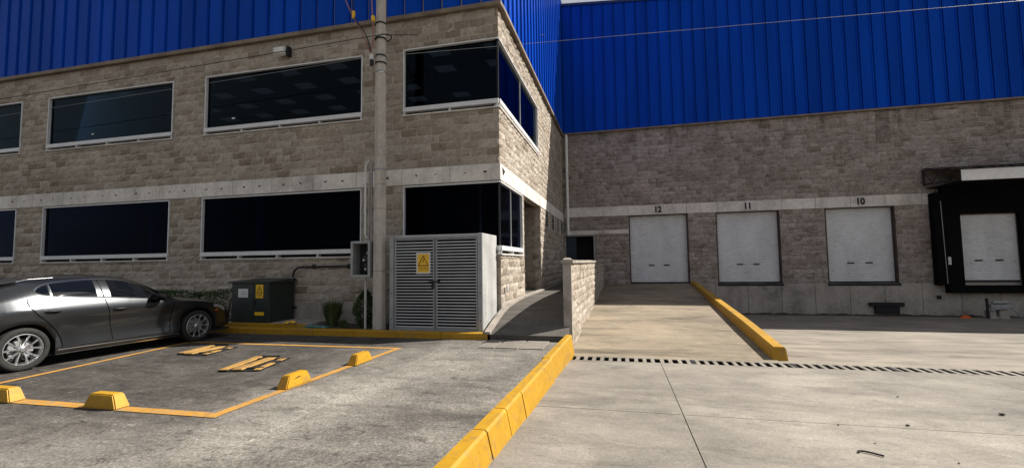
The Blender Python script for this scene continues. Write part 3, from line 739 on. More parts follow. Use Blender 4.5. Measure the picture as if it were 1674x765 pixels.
for i, (a, b) in enumerate(zip(cuts, cuts[1:])):
    m = MB(); c = .03
    def sec(y):
        h = rmz(y)+lerp(.24, .13, (y-8.7)/12.8); x = xl_(y)
        return [(x, rmz(y)-.05), (x+.015, h-c), (x+.015+c, h), (x+.24-c, h), (x+.24, h-c), (x+.25, apz(y)-.08)]
    A, B = a+.004, b-.004; n = 6; P = [(x, A, z) for x, z in sec(A)]+[(x, B, z) for x, z in sec(B)]
    if i == 0:
        P = [(x, A+(.09 if k > 0 and k < 5 else 0), z-(.03 if 0 < k < 5 else 0)) for k, (x, z) in enumerate(sec(A))]+[(x, B, z) for x, z in sec(B)]
    m.add(P, [tuple(range(n)), tuple(range(2*n-1, n-1, -1))]+[(k, (k+1) % n, n+(k+1) % n, n+k) for k in range(n)])
    m.build('kerb_block', 'yellow', rk)
ik = thing('planting_kerb', (-6, 8.75, 0), 'straight yellow kerb edging the planting bed below the office', 'kerb')
e = -2.62
while e > -30:
    MB().box(e-1.0+.003, e-.003, 8.665+rnd.uniform(-.006, .006), 8.86, -.02, .125+rnd.uniform(-.004, .004), .012).build('kerb_block', 'yellow', ik); e -= 1.0
MB().box(-2.80, -2.622, 8.865, 10.0, -.02, .115, .01).build('kerb_block', 'lintel', ik)

def stop(x, y, alongx, label, chip=False):
    L, T, h, e, s = .48, .16, .155, .075, .022
    b = [(-L/2, -T/2), (L/2, -T/2), (L/2, T/2), (-L/2, T/2)]; t = [(-L/2+e, -T/2+s), (L/2-e, -T/2+s), (L/2-e, T/2-s), (-L/2+e, T/2-s)]
    f = (lambda p: p) if alongx else (lambda p: (-p[1], p[0]))
    bm = bmesh.new(); m = MB(); m.hexa([(*f(p), .003) for p in b], [(*f(p), h) for p in t])
    vs = [bm.verts.new(v) for v in m.v]; [bm.faces.new([vs[i] for i in q]) for q in m.f]
    bmesh.ops.bevel(bm, geom=bm.edges[:], offset=.012, segments=2, affect='EDGES')
    m = MB().bm(bm); o = m.build('wheel_stop', 'stopyellow', None, smooth=35, xf=lambda a, b_, c: (x+a, y+b_, c))
    props(o, label, 'wheel stop', 'yellow wheel stops around the parking bay')
    if chip: MB().add([(x+.068, y-.10, .095), (x+.068, y+.02, .108), (x+.064, y+.02, .122), (x+.066, y-.05, .113)], [(0, 1, 2, 3)]).build('scratch', 'ink', o)
stop(-7.02, 3.80, True, 'yellow concrete wheel stop nearest the car rear, cut by the left frame edge')
stop(-5.52, 3.85, True, 'yellow concrete wheel stop alone on the near painted bay line')
stop(-4.09, 5.03, False, 'scratched yellow wheel stop on the right bay line, nearer the camera', True)
stop(-3.99, 6.35, False, 'smaller looking yellow wheel stop on the right bay line, nearer the louvred cabinet')

# folded parking barriers lying in the bay
def barrier(ox, oy, ang, L, label):
    t = thing('parking_barrier', (ox, oy, 0), label, 'parking barrier', 'folded barriers lying in the bay')
    ca, sa = math.cos(ang), math.sin(ang)
    xf = lambda x, y, z: (ox+x*ca-y*sa, oy+x*sa+y*ca, z)
    xk = lambda x, y, z: xf(x+.10*y/L, y, z)
    MB().box(-.29, .29, -L/2+.02, L/2-.02, .004, .012).build('base_plate', 'steelblack', t, xf=xf)
    for k, (a, b, z, d) in enumerate(((-.30, -.17, .036, 0), (-.075, .075, .04, -.02), (.19, .285, .03, -.1))):
        y0, y1 = -L/2+rnd.uniform(0, .05)+max(0, d), L/2+d+rnd.uniform(-.04, .03)
        ym = lerp(y0, y1, (.16, .0, .55)[k])
        o = MB().box(a, b, y0 if k != 1 else y0, y1, .013, z, .008).build('plank', 'barrier', t, xf=xk if k == 1 else xf)
        if k != 1: MB().box(a-.002, b+.002, y0-.003, y0+.10 if k == 0 else ym+.12, .012 if k == 0 else .02, z+.002 if k == 2 else z-.006).build('black_band', 'black', o, xf=xf) if k == 0 else MB().box(a-.002, b+.002, ym, ym+.16, .012, z+.002).build('black_band', 'black', o, xf=xf)
    for y in (-L/2+.12, L/2-.16): MB().box(-.29, .28, y, y+.06, .0125, .03).build('cross_bar', 'steelblack', t, xf=xf)
    MB().tube([xf(-.12, L/2-.10, .05), xf(.16, L/2-.10, .05)], .014, 8).build('hinge', 'steelblack', t)
barrier(-7.3, 6.74, .10, .78, 'yellow and black folded parking barrier lying flat nearest the parked car')
barrier(-5.52, 5.95, .24, .95, 'yellow and black folded parking barrier lying flat in mid bay')

# ================================================================== LOUVRED CABINET
cb = thing('louvred_cabinet', (-3.83, 9.4, .1), 'grey steel louvred cabinet with white rendered side wall behind the kerb', 'cabinet')
C0, C1, CY, CZ0, CZ1 = -4.90, -2.80, 8.90, .10, 2.125
MB().box(C1-.10, C1, CY+.02, 10.0, CZ0, CZ1+.015, .008).build('side_wall', 'render', cb)
MB().box(C0+.003, C0+.10, CY+.08, 9.96, CZ0, CZ1).build('side_wall', 'greybox', cb)
MB().box(C0-.02, C1-.102, CY+.07, 9.96, CZ1-.03, CZ1+.01, .005).build('top', 'greybox', cb)
fr = MB().box(C0, C0+.095, CY, CY+.06, CZ0, CZ1-.001, .004).box(C1-.10, C1-.004, CY-.004, CY+.018, CZ0, CZ1-.001).box(C0+.101, C1-.101, CY, CY+.06, CZ1-.07, CZ1-.002, .004).box(C0+.101, C1-.101, CY, CY+.06, CZ0, CZ0+.05, .004)
fr.build('frame', 'galv', cb)
for x in (C0+.05, C1-.05):
    for z in (.35, .9, 1.4, 1.9): MB().tube([(x, CY-.006, z), (x, CY+.001, z)], .012, 8).build('bolt', 'steelblack', cb)
MB().box(C0+.105, C1-.105, CY+.10, CY+.13, CZ0+.02, CZ1-.05).build('inner_back', 'curtain', cb)
mid = (C0+C1)/2
for a, b in ((C0+.112, mid-.012), (mid+.012, C1-.112)):
    dz0, dz1 = CZ0+.055, CZ1-.078
    d = MB().box(a, a+.03, CY+.005, CY+.05, dz0, dz1, .004).box(b-.03, b, CY+.005, CY+.05, dz0, dz1, .004).box(a+.031, b-.031, CY+.006, CY+.05, dz1-.025, dz1, .004).box(a+.031, b-.031, CY+.006, CY+.05, dz0, dz0+.025, .004).build('door', 'galv', cb)
    n = 29; s0 = None; p = (dz1-dz0-.06)/n
    for k in range(n):
        z = dz0+.032+k*p
        if s0 is None:
            s0 = MB().extr([(CY+.002, .0), (CY+.002, .025), (CY+.010, .025), (CY+.010, .0)], lambda y, q: (a+.031, y, z+q), lambda y, q: (b-.031, y, z+q)).build('slat', 'slat', d); w0 = WL[s0.name]
        else: dup(s0, d, w0+Vector((0, 0, k*p)))
lk = MB().tube([(mid-.14, CY-.015, 1.135), (mid+.12, CY-.015, 1.15)], .012, 8).box(mid-.07, mid-.01, CY-.03, CY-.002, 1.0, 1.10, .008).tube([(mid-.06, CY-.016, 1.1), (mid-.055, CY-.016, 1.16), (mid-.03, CY-.016, 1.17), (mid-.02, CY-.016, 1.1)], .007, 6)
lk.build('latch', 'steelblack', cb)

def warning_sign(x0, x1, z0, z1, y, name, label, white_edge, text=True):
    t = thing(name, ((x0+x1)/2, y, z0), label, 'sign')
    W, Hh = x1-x0, z1-z0; e = .03 if white_edge else .0
    MB().box(x0, x1, y, y+.006, z0, z1, .001).build('backing', 'white' if white_edge else 'signyellow', t)
    if white_edge: MB().box(x0+e, x1-e, y-.002, y+.001, z0+e, z1-e).build('face', 'signyellow', t)
    cx = (x0+x1)/2; zb = lerp(z0, z1, .36); zt = lerp(z0, z1, .88); hw = W*.40
    o = [(cx-hw, zb), (cx+hw, zb), (cx, zt)]; ce = (cx, zb+(zt-zb)*.36); inn = [(lerp(p[0], ce[0], .24), lerp(p[1], ce[1], .24)) for p in o]
    yy = y-.0035
    m = MB().add([(p[0], yy, p[1]) for p in o+inn], [(0, 1, 4, 3), (1, 2, 5, 4), (2, 0, 3, 5)]); m.build('triangle', 'darkred', t)
    s = (zt-zb)*.44; B = [(.06, .62), (-.16, .02), (-.02, .06), (-.10, -.42), (.16, .14), (.02, .10), (.18, .62)]
    MB().add([(cx+p[0]*s, yy, ce[1]+p[1]*s+s*.1) for p in B], [(0, 1, 2), (0, 2, 5), (0, 5, 6), (2, 3, 4), (2, 4, 5)]).build('bolt_symbol', 'ink', t)
    # the caption is too small to read in the photograph: two rows of strokes
    r = random.Random(3)
    for row, zz in enumerate((.235, .15)):
        m = MB(); x = x0+W*.17
        while x < x1-W*.17:
            wd = W*r.uniform(.025, .06); z = lerp(z0, z1, zz); hh = Hh*(.045 if row == 0 else .02)
            m.add([(x, yy, z), (x+wd, yy, z), (x+wd, yy, z+hh), (x, yy, z+hh)], [(0, 1, 2, 3)]); x += wd+W*.018
        m.build('caption', 'ink', t)
    return t
warning_sign(-4.265, -3.945, 1.31, 1.755, CY-.014, 'warning_sign', 'yellow electrical hazard sign with white border hung on the louvred cabinet door', True)

# ================================================================== TRANSFORMER BOX
tb = thing('transformer_box', (-8.6, 9.4, .2), 'dark green transformer cabinet standing behind the kerb near the car', 'transformer')
MB().box(-9.45, -7.05, 9.03, 9.95, .05, .185, .012).build('base_pad', 'plinth', tb)
MB().box(-9.45, -7.05, 8.99, 9.027, .06, .19, .006).build('base_edge', 'yellow', tb)
MB().box(-9.19, -8.12, 9.07, 9.92, .186, 1.12, .01).build('body', 'green', tb)
MB().hexa([(-9.25, 9.02, 1.121), (-8.06, 9.02, 1.121), (-8.06, 9.96, 1.121), (-9.25, 9.96, 1.121)], [(-9.25, 9.02, 1.155), (-8.06, 9.02, 1.155), (-8.10, 9.94, 1.21), (-9.21, 9.94, 1.21)]).build('lid', 'green', tb)
MB().box(-9.165, -8.55, 9.055, 9.069, .21, 1.10, .004).build('door', 'green', tb)
d = MB().box(-8.535, -8.145, 9.055, 9.069, .21, 1.10, .004).build('door', 'green', tb)
MB().box(-8.53, -8.50, 9.03, 9.054, .58, .74, .006).build('handle', 'steelblack', d)
MB().box(-8.98, -8.70, 9.050, 9.0545, .78, .985).build('label_plate', 'white', tb)
MB().add([(-8.90, 9.0495, .85), (-8.73, 9.0495, .85), (-8.73, 9.0495, .865), (-8.90, 9.0495, .865), (-8.90, 9.0495, .91), (-8.76, 9.0495, .91), (-8.76, 9.0495, .92), (-8.90, 9.0495, .92)], [(0, 1, 2, 3), (4, 5, 6, 7)]).build('label_lines', 'greybox', tb)
MB().box(-8.50, -8.24, 9.050, 9.0545, .36, .44).build('yellow_tag', 'signyellow', tb)
MB().box(-8.13, -8.108, 9.85, 9.90, .4, .52).box(-8.11, -8.02, 9.86, 9.89, .45, .50).build('bracket', 'steelblack', tb)
warning_sign(-8.475, -8.265, .765, 1.085, 9.045, 'hazard_plate', 'small yellow hazard plate with triangle on the green transformer cabinet', False)

# ================================================================== POLE
pl = thing('utility_pole', (-5.22, 9.05, .05), 'tall grey octagonal concrete utility pole in front of the office', 'pole')
def oct_tube(z0, z1, ra, rb, y=9.05, x=-5.22):
    return MB().tube([(x, y, z0), (x, y, z1)], [ra, rb], 8)
rr = lambda z: lerp(.152, .112, z/7.5)
secs = [.02, 1.38, 2.75, 3.3, 9.6]
for a, b in zip(secs, secs[1:]): oct_tube(a+.004, b-.004, rr(a), rr(b)).build('shaft', 'pole', pl)
oct_tube(.02, 9.6, rr(0)-.012, rr(9.6)-.012).build('core', 'black', pl)
for z, m_ in ((3.62, 'galv'), (6.05, 'steelblack'), (6.22, 'steelblack'), (6.98, 'steelblack'), (6.62, 'black'), (5.85, 'galv')):
    MB().tube([(-5.22, 9.05, z), (-5.22, 9.05, z+.035)], rr(z)+.008, 16).build('band', m_, pl)
MB().tube([(-5.22+.14*math.cos(t)*1.3+.06, 9.05+.15*math.sin(t)*1.3, 6.66+.05*math.sin(t+1)) for t in np.linspace(0, 6.28, 20)], .012, 6).build('cable_loop', 'black', pl)
MB().box(-5.40, -5.33, 8.86, 8.95, 6.12, 6.24, .008).build('insulator', 'white', pl)
MB().box(-5.40, -5.33, 8.87, 8.94, 5.98, 6.11, .008).build('clamp', 'steelblack', pl)
MB().box(-5.17, -5.07, 8.90, 8.915, 5.80, 5.83).build('tag', 'white', pl)
MTX = None
def cable(name, pts, r, mat, label, cat='cable', sub=None):
    P = [Vector(p) for p in pts]; out = []
    n = len(P)
    for i in range(n-1):
        p0, p1, p2, p3 = P[max(i-1, 0)], P[i], P[i+1], P[min(i+2, n-1)]
        for k in range(8):
            t = k/8; out.append(.5*((2*p1)+(p2-p0)*t+(2*p0-5*p1+4*p2-p3)*t*t+(3*p1-p0-3*p2+p3)*t**3))
    out.append(P[-1])
    return props(MB().tube(out, r, 6).build(name, mat, None, smooth=True), label, cat)
cable('drop_cable', [(-6.35, 8.75, 8.5), (-5.98, 8.8, 7.56), (-5.80, 8.82, 7.15), (-5.55, 8.84, 6.70), (-5.36, 8.88, 6.22)], .014, 'purple', 'left of two frayed drop cables sweeping down to the pole')
cable('drop_cable', [(-5.95, 8.78, 8.5), (-5.79, 8.8, 7.53), (-5.74, 8.8, 7.10), (-5.48, 8.82, 6.70), (-5.35, 8.86, 6.28)], .013, 'black', 'right of two frayed drop cables sweeping down to the pole')
props(MB().box(-5.80, -5.74, 8.775, 8.835, 7.08, 7.26, .01).build('cable_tape', 'signyellow'), 'yellow tape wrapped where the two sweeping cables meet', 'tape')
cable('riser_cable', [(-5.36, 8.85, 8.6), (-5.34, 8.85, 7.46), (-5.31, 8.86, 6.9), (-5.31, 8.86, 6.5), (-5.36, 8.86, 6.30)], .016, 'purple', 'reddish cable running straight down the left of the pole')
props(MB().box(-5.345, -5.275, 8.825, 8.895, 6.98, 7.11, .01).build('cable_tape', 'signyellow'), 'yellow tape band on the straight cable beside the pole', 'tape')
def sag(a, b, s): return [tuple(Vector(a).lerp(Vector(b), t)-Vector((0, 0, s*4*t*(1-t)))) for t in np.linspace(0, 1, 9)]
cable('overhead_wire', sag((-5.2, 8.9, 6.17), (6.55, 9.0, 5.70), .0), .0038, 'greybox', 'thin pale wire running from the pole across the blue warehouse cladding', 'wire').data.materials
cable('overhead_wire', sag((-22, 8.75, 5.75), (-5.25, 8.92, 6.20), .02), .004, 'greybox', 'thin pale wire crossing the upper office windows to the pole', 'wire')
cable('overhead_wire', sag((-22, 8.75, 6.25), (-5.25, 8.92, 6.68), .02), .008, 'black', 'black wire strung above the upper office windows left of the pole', 'wire')
cable('overhead_wire', sag((-5.2, 8.92, 6.68), (-2.55, 15.94, 9.83), .0), .008, 'black', 'black wire rising from the pole to the office side cladding', 'wire')

# floodlight
fx = lambda x, y, z: (-8.62+(x+8.6)*.72, 9.99+(y-9.99)*.72, 7.17+(z-7.17)*.75)
fl = thing('floodlight', (-8.58, 9.9, 7.05), 'pale floodlight fixed to the office wall above the windows', 'floodlight')
MB().hexa([(-8.82, 9.72, 7.06), (-8.36, 9.72, 7.06), (-8.40, 9.84, 7.02), (-8.78, 9.84, 7.02)], [(-8.80, 9.66, 7.26), (-8.38, 9.66, 7.26), (-8.40, 9.84, 7.33), (-8.78, 9.84, 7.33)]).build('housing', 'pvcwhite', fl, xf=fx)
MB().hexa([(-8.77, 9.66, 7.10), (-8.41, 9.66, 7.10), (-8.41, 9.73, 7.09), (-8.77, 9.73, 7.09)], [(-8.76, 9.635, 7.235), (-8.42, 9.635, 7.235), (-8.42, 9.70, 7.25), (-8.76, 9.70, 7.25)]).build('lens', 'pvcwhite', fl, xf=fx)
MB().box(-8.37, -8.28, 9.80, 9.99, 6.99, 7.34, .01).box(-8.70, -8.46, 9.842, 9.99, 7.10, 7.26).build('mount', 'black', fl, xf=fx)

# meter box on the pole
mb = thing('meter_box', (-5.62, 9.1, 1.25), 'open grey meter box mounted between the pole and the lower window', 'meter box')
b = MB(); x0, x1, y0, y1, z0, z1, t = -5.87, -5.39, 8.92, 9.24, 1.24, 2.04, .055
b.box(x0, x0+t, y0, y1, z0, z1, .006).box(x1-t, x1, y0, y1, z0, z1, .006).box(x0+t+.001, x1-t-.001, y0, y1, z0, z0+t, .006).box(x0+t+.001, x1-t-.001, y0, y1, z1-t, z1, .006)
b.build('case', 'greybox', mb); MB().box(x0+.01, x1-.01, y1-.02, y1-.005, z0+.01, z1-.01).build('back_plate', 'dark', mb)
MB().tube([(-5.56, 9.02, 1.66), (-5.56, 9.20, 1.66)], .07, 14).build('meter', 'steelblack', mb)
MB().tube([(-5.585, 8.985, 1.62), (-5.585, 9.02, 1.62)], .022, 10).build('dial', 'white', mb)
MB().box(-5.65, -5.46, 9.08, 9.2, 1.36, 1.56, .01).build('breaker', 'steelblack', mb)
MB().tube([(-5.58, 9.05, 1.42), (-5.58, 9.09, 1.42)], .018, 8).build('knob', 'chrome', mb)
MB().box(-5.55, -5.45, 9.04, 9.20, 1.75, 1.80).build('terminal_bar', 'galv', mb)
# conduits
cd = thing('wall_conduit', (-6.1, 9.9, 2.2), 'pale hooked conduit rising on the wall left of the pole', 'conduit')
MB().tube([(-6.06, 9.90, 2.16), (-6.12, 9.91, 2.26), (-6.12, 9.91, 3.92), (-6.09, 9.90, 4.02), (-6.0, 9.86, 4.06)], .022, 8).build('pipe', 'pvcwhite', cd, smooth=40)
for z in (2.8, 3.5): MB().box(-6.16, -6.08, 9.925, 9.99, z, z+.03).build('clip', 'galv', cd)
cd = thing('riser_conduit', (-5.45, 9.1, 2.05), 'dark conduit pair running up the left side of the pole', 'conduit')
MB().tube([(-5.45, 9.08, 2.05), (-5.45, 9.08, 3.75), (-5.40, 9.08, 3.82)], .022, 8).build('pipe', 'greybox', cd, smooth=40)
MB().tube([(-5.52, 9.10, 2.05), (-5.52, 9.10, 3.60)], .026, 8).build('pipe', 'plinth', cd, smooth=40)
MB().tube([(-5.60, 9.10, .1), (-5.60, 9.10, 1.23)], .026, 8).build('pipe', 'pipe', cd, smooth=40)
cd = thing('feeder_conduit', (-8.1, 9.9, 1.1), 'dark conduit arching from the transformer cabinet along the wall to the meter box', 'conduit')
arc = [(-8.16, 9.86, .6), (-8.16, 9.86, 1.05), (-8.15, 9.88, 1.24)]+[(-8.15+.2*(1-math.cos(t)), 9.9, 1.26+.22*math.sin(t)) for t in np.linspace(.1, math.pi/2, 6)]+[(-7.2, 9.92, 1.485), (-5.88, 9.92, 1.50)]
MB().tube(arc, .028, 8).build('pipe', 'steelblack', cd, smooth=40)
for x in (-7.6, -6.6): MB().box(x-.03, x+.03, 9.94, 9.99, 1.44, 1.55).build('clip', 'steelblack', cd)
MB().tube([(-8.16, 9.86, 1.14), (-8.155, 9.87, 1.22)], .036, 8).build('coupling', 'galv', cd)
dp = thing('downpipe', (-2.45, 21.4, 2.7), 'white downpipe in the corner between office and warehouse', 'downpipe')
MB().tube([(-2.47, YB-.12, 2.80), (-2.47, YB-.12, 7.6)], .07, 12).build('pipe', 'pvcwhite', dp, smooth=40)
for z in (3.0, 5.0, 7.0): MB().tube([(-2.47, YB-.12, z), (-2.47, YB-.12, z+.06)], .082, 12).build('collar', 'pvcwhite', dp, smooth=40)

# ================================================================== DOCK SHELTER AND CANOPY
ds = thing('dock_shelter', (13.8, 21.2, .3), 'black padded dock shelter framing the rightmost loading door', 'dock shelter')
yy = YB-.40
MB().box(11.95, 12.30, yy, YB-.06, .42, 4.05, .02).build('side_pad', 'curtain', ds)
MB().box(12.31, 12.86, yy+.12, YB-.06, .42, 3.18, .01).build('side_curtain', 'curtain', ds)
MB().box(12.31, 16.2, yy+.12, YB-.06, 3.185, 4.35, .01).build('head_curtain', 'curtain', ds)
MB().box(14.76, 16.2, yy+.13, YB-.06, .42, 3.18, .01).build('side_curtain', 'curtain', ds)
MB().box(12.31, 16.2, YB-.35, YB-.06, .12, .415, .01).build('leveller_lip', 'curtain', ds)
MB().tube([(12.20, yy-.04, .5), (12.15, yy-.04, 3.7)], .012, 6).build('pull_rod', 'galv', ds)
MB().box(12.34, 12.45, yy+.105, yy+.118, 1.22, 1.52).build('white_tag', 'white', ds)
roller(12.87, 14.74, .60, 3.16, YB-.03, ds)
cp = thing('dock_canopy', (14, 20.4, 4.2), 'steel truss canopy with white fascia over the rightmost loading door', 'canopy')
cy0, cy1 = 19.47, YB-.05
MB().box(11.9, 20, cy0-.03, cy0, 4.24, 4.64, .006).build('fascia', 'pvcwhite', cp)
r = MB(); n = 110
for k in range(n+1):
    x = 11.75+k*.075; d = .018 if k % 4 in (0, 1) else -.018
    r.v += [(x, cy0-.14, 4.705+d), (x, cy1, 5.07+d)]
r.f = [(2*k, 2*k+2, 2*k+3, 2*k+1) for k in range(n)]
r.build('roof_sheet', 'steelblack', cp)
for x in (11.86, 15.8):
    tq = MB().tube([(x, cy0, 4.66), (x, cy1, 5.02)], .022, 6).tube([(x, cy0, 4.30), (x, cy1, 4.42)], .022, 6).tube([(x, cy1, 4.40), (x, cy1, 5.02)], .035, 6)
    tq.build('truss_chord', 'steelblack', cp)
    tp = [(0, 4.66), (.25, 4.32), (.5, 4.83), (.75, 4.39), (1.0, 5.0)]
    for a, b in zip(tp, tp[1:]): MB().tube([(x, lerp(cy0, cy1, a[0]), a[1]), (x, lerp(cy0, cy1, b[0]), b[1])], .014, 6).build('truss_web', 'steelblack', cp)
MB().box(11.95, 20, cy0+.01, cy1, 4.24, 4.27).build('soffit', 'curtain', cp)
bp = MB().box(9.66, 10.86, YB-.20, YB-.05, -.42, -.27, .01).box(9.85, 10.7, YB-.16, YB-.05, -.72, -.43, .01)
props(bp.build('dock_bumper', 'black'), 'black rubber bumper low on the wall under door 10', 'bumper')
bp = MB().box(12.02, 12.14, YB-.14, YB-.05, -.12, .02, .01).tube([(12.08, YB-.13, -.06), (12.08, YB-.2, -.1)], .02, 6)
props(bp.build('wall_hook', 'steelblack'), 'small black hook on the plinth beside the dock shelter', 'hook')
dr = MB(); n = 150  # low uneven dark ridge running along the foot of the dock wall
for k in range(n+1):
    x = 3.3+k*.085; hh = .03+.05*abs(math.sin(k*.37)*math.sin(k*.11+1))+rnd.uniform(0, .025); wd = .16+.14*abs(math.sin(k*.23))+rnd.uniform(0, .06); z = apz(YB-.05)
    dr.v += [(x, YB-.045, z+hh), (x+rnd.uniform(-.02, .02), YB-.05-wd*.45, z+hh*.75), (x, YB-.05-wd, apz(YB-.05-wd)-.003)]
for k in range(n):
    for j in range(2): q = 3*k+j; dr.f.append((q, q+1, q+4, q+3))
props(dr.build('dark_ridge', 'soil', smooth=True, kind='stuff'), 'low dark ridge along the foot of the dock wall', 'dirt')
# clutter on the apron under the shelter
mc = thing('scrap_machine', (13.4, 20.7, apz(20.7)), 'grey scrap machine on a block base under the dock shelter', 'machine')
z0 = apz(20.7)-.02
MB().box(13.12, 13.32, 20.55, 20.85, z0, z0+.32, .02).box(13.42, 13.72, 20.55, 20.85, z0, z0+.34, .02).box(13.10, 13.74, 20.60, 20.9, z0+.0, z0+.1, .01).build('base_block', 'plinth', mc)
MB().box(13.15, 13.72, 20.52, 20.8, z0+.42, z0+.56, .02).tube([(13.2, 20.54, z0+.62), (13.7, 20.54, z0+.64)], .06, 10).build('body', 'greybox', mc)
MB().tube([(13.14, 20.5, z0+.35), (13.45, 20.5, z0+.44), (13.6, 20.48, z0+.38)], .035, 8).build('arm', 'galv', mc)
MB().box(13.04, 13.10, 20.55, 20.62, z0, z0+.78, .006).build('post', 'steelblack', mc)
MB().tube([(13.74, 20.5, z0+.44), (13.84, 20.48, z0+.34), (13.88, 20.46, z0+.26)], .03, 8).tube([(13.88, 20.46, z0+.30), (14.0, 20.45, z0+.10)], .025, 8).build('handle', 'galv', mc)
oc = MB(); z0 = apz(20.6)
ring = [(12.18, 20.55), (12.3, 20.42), (12.52, 20.45), (12.62, 20.6), (12.45, 20.75), (12.25, 20.72)]
oc.add([(x, y, z0-.005) for x, y in ring]+[(12.32, 20.58, z0+.14), (12.47, 20.6, z0+.11)], [(0, 1, 6), (1, 2, 7, 6), (2, 3, 7), (3, 4, 7), (4, 5, 6, 7), (5, 0, 6)])
props(oc.build('orange_cover', 'orange'), 'crumpled orange plastic cover lying on the shaded dock apron', 'cover')

# ================================================================== LITTLE THINGS ON THE GROUND
cable('hose_offcut', [(1.855, 4.42, -.095), (1.86, 4.445, -.094), (1.90, 4.45, -.094), (1.95, 4.42, -.093), (2.01, 4.37, -.092)], .0075, 'black', 'short black bent hose offcut lying on the sunlit yard concrete', 'hose')
lab = ['dark pebble lying right of the hose offcut', 'pebble at the end of the thin crack', 'small pebble left of the crack end', 'tiny pebble in the middle of the yard', 'largest dark clod near the right edge', 'tiny pebble just beyond the hose offcut']
for (x, y, s), l in zip([(2.5, 4.35, .013), (2.65, 5.3, .024), (2.01, 5.18, .015), (3.17, 6.5, .018), (3.8, 5.9, .036), (2.1, 4.7, .011)], lab):
    bm = bmesh.new(); bmesh.ops.create_icosphere(bm, subdivisions=1, radius=s*.62)
    for v in bm.verts: v.co = Vector((v.co.x*1.25, v.co.y, v.co.z*.6))*rnd.uniform(.8, 1.2)
    props(MB().bm(bm).build('pebble', 'soil', None, xf=lambda a, b, c: (x+a, y+b, c+s*.45+ydz(y))), l+' on the yard concrete' if 'yard' not in l else l, 'pebble', 'pebbles scattered on the yard')
def sheet_litter(x, y, w_, d_, mat, label, z=.185):
    m = MB(); n = 6
    for i in range(n+1):
        for j in range(n+1): m.v.append((x+w_*i/n+rnd.uniform(-.02, .02), y+d_*j/n+rnd.uniform(-.02, .02), z+rnd.uniform(0, .06)))
    for i in range(n):
        for j in range(n): k = i*(n+1)+j; m.f.append((k, k+1, k+n+2, k+n+1))
    props(m.build('litter', mat), label, 'litter', 'litter on the planting bed')
sheet_litter(-7.6, 8.95, .28, .14, 'signyellow', 'crumpled yellow wrapper on the kerb beside the transformer cabinet', .19)
sheet_litter(-7.10, 8.90, .62, .22, 'teal', 'crumpled teal plastic bag on the planting bed edge', .10)

# ================================================================== PLANTS
def leaf_cloud(n, pts, size, up=.3):
    m = MB(); T = []
    for k in range(n):
        p = Vector(pts(rnd)); a = Vector((rnd.gauss(0, 1), rnd.gauss(0, 1), rnd.gauss(0, 1)+up)).normalized(); b = a.orthogonal().normalized()
        b = (b*math.cos(k)+a.cross(b)*math.sin(k)); s = size*rnd.uniform(.6, 1.4); c = a.cross(b)
        m.add([p-b*s, p+c*s*.45, p+b*s, p-c*s*.45], [(0, 1, 2, 3)]); T.append(rnd.random())
    return m, T
hd = thing('hedge', (-11, 9.45, .1), 'dark clipped hedge behind the car against the office wall', 'hedge')
def hp(r):
    x = r.uniform(-14.5, -9.5); top = .88+.05*math.sin(x*3.1)+.04*math.sin(x*7.7); y = r.uniform(9.12, 9.78); z = r.uniform(.1, top)
    if r.random() < .5: y = 9.12+r.random()*.1
    elif r.random() < .5: z = top-r.random()*.08
    return (x+r.gauss(0, .02), y+r.gauss(0, .03), z+r.gauss(0, .02))
m, T = leaf_cloud(9000, hp, .028); m.build('foliage', 'leaf', hd, kind='stuff', tint=T)
for k in range(9): x = -14.2+k*.56; MB().tube([(x, 9.45, .02), (x+rnd.uniform(-.1, .1), 9.45, .45), (x+rnd.uniform(-.2, .2), 9.5, .75)], [.03, .02, .008], 6).build('stem', 'bark', hd)
def grass_clump(x, y, rad, h, n, name, label):
    t = thing(name, (x, y, .08), label, 'shrub'); m = MB(); T = []
    for k in range(n):
        a = rnd.uniform(0, 6.28); r0 = rad*.35*math.sqrt(rnd.random()); lean = rad*rnd.uniform(.2, 1.0); hh = h*rnd.uniform(.5, 1.05)
        p0 = Vector((x+r0*math.cos(a), y+r0*math.sin(a)*.8, .08)); p2 = Vector((x+lean*math.cos(a), y+lean*math.sin(a)*.8, .08+hh)); p1 = p0.lerp(p2, .5)+Vector((0, 0, hh*.12))
        s = Vector((-math.sin(a+rnd.uniform(-1, 1)), math.cos(a), 0))*.009
        m.add([p0-s, p0+s, p1+s, p2, p1-s], [(0, 1, 2, 4), (4, 2, 3)]); T += [rnd.random()]*2
    m.build('blades', 'grassblade', t, kind='stuff', tint=T)
    MB().tube([(x, y, .05), (x+.01, y, .08+h*.3)], [.05, .02], 6).build('stem', 'bark', t)
grass_clump(-6.68, 9.45, .30, .62, 900, 'spiky_shrub', 'spiky olive shrub in the bed left of the utility pole')
sb = thing('leafy_shrub', (-5.85, 9.5, .08), 'dense dark leafy shrub below the meter box', 'shrub')
def sp(r):
    t = r.random(); a = r.uniform(0, 6.28); z = .1+.88*t; q = .25*math.sin(math.pi*min(1, .15+t*.9))**.5*(.55+.45*r.random())
    return (-5.86+q*math.cos(a)+.03*math.sin(9*z), 9.48+q*.9*math.sin(a), z)
m, T = leaf_cloud(2600, sp, .026); m.build('foliage', 'leaf', sb, kind='stuff', tint=T)
MB().tube([(-5.86, 9.48, .03), (-5.84, 9.49, .8)], [.03, .01], 6).build('stem', 'bark', sb)
grass_clump(-6.27, 9.25, .16, .22, 160, 'low_weed', 'low weed tuft between the two shrubs beside the pole')
grass_clump(-6.12, 9.1, .10, .14, 90, 'low_weed', 'smallest weed tuft at the kerb below the meter box')

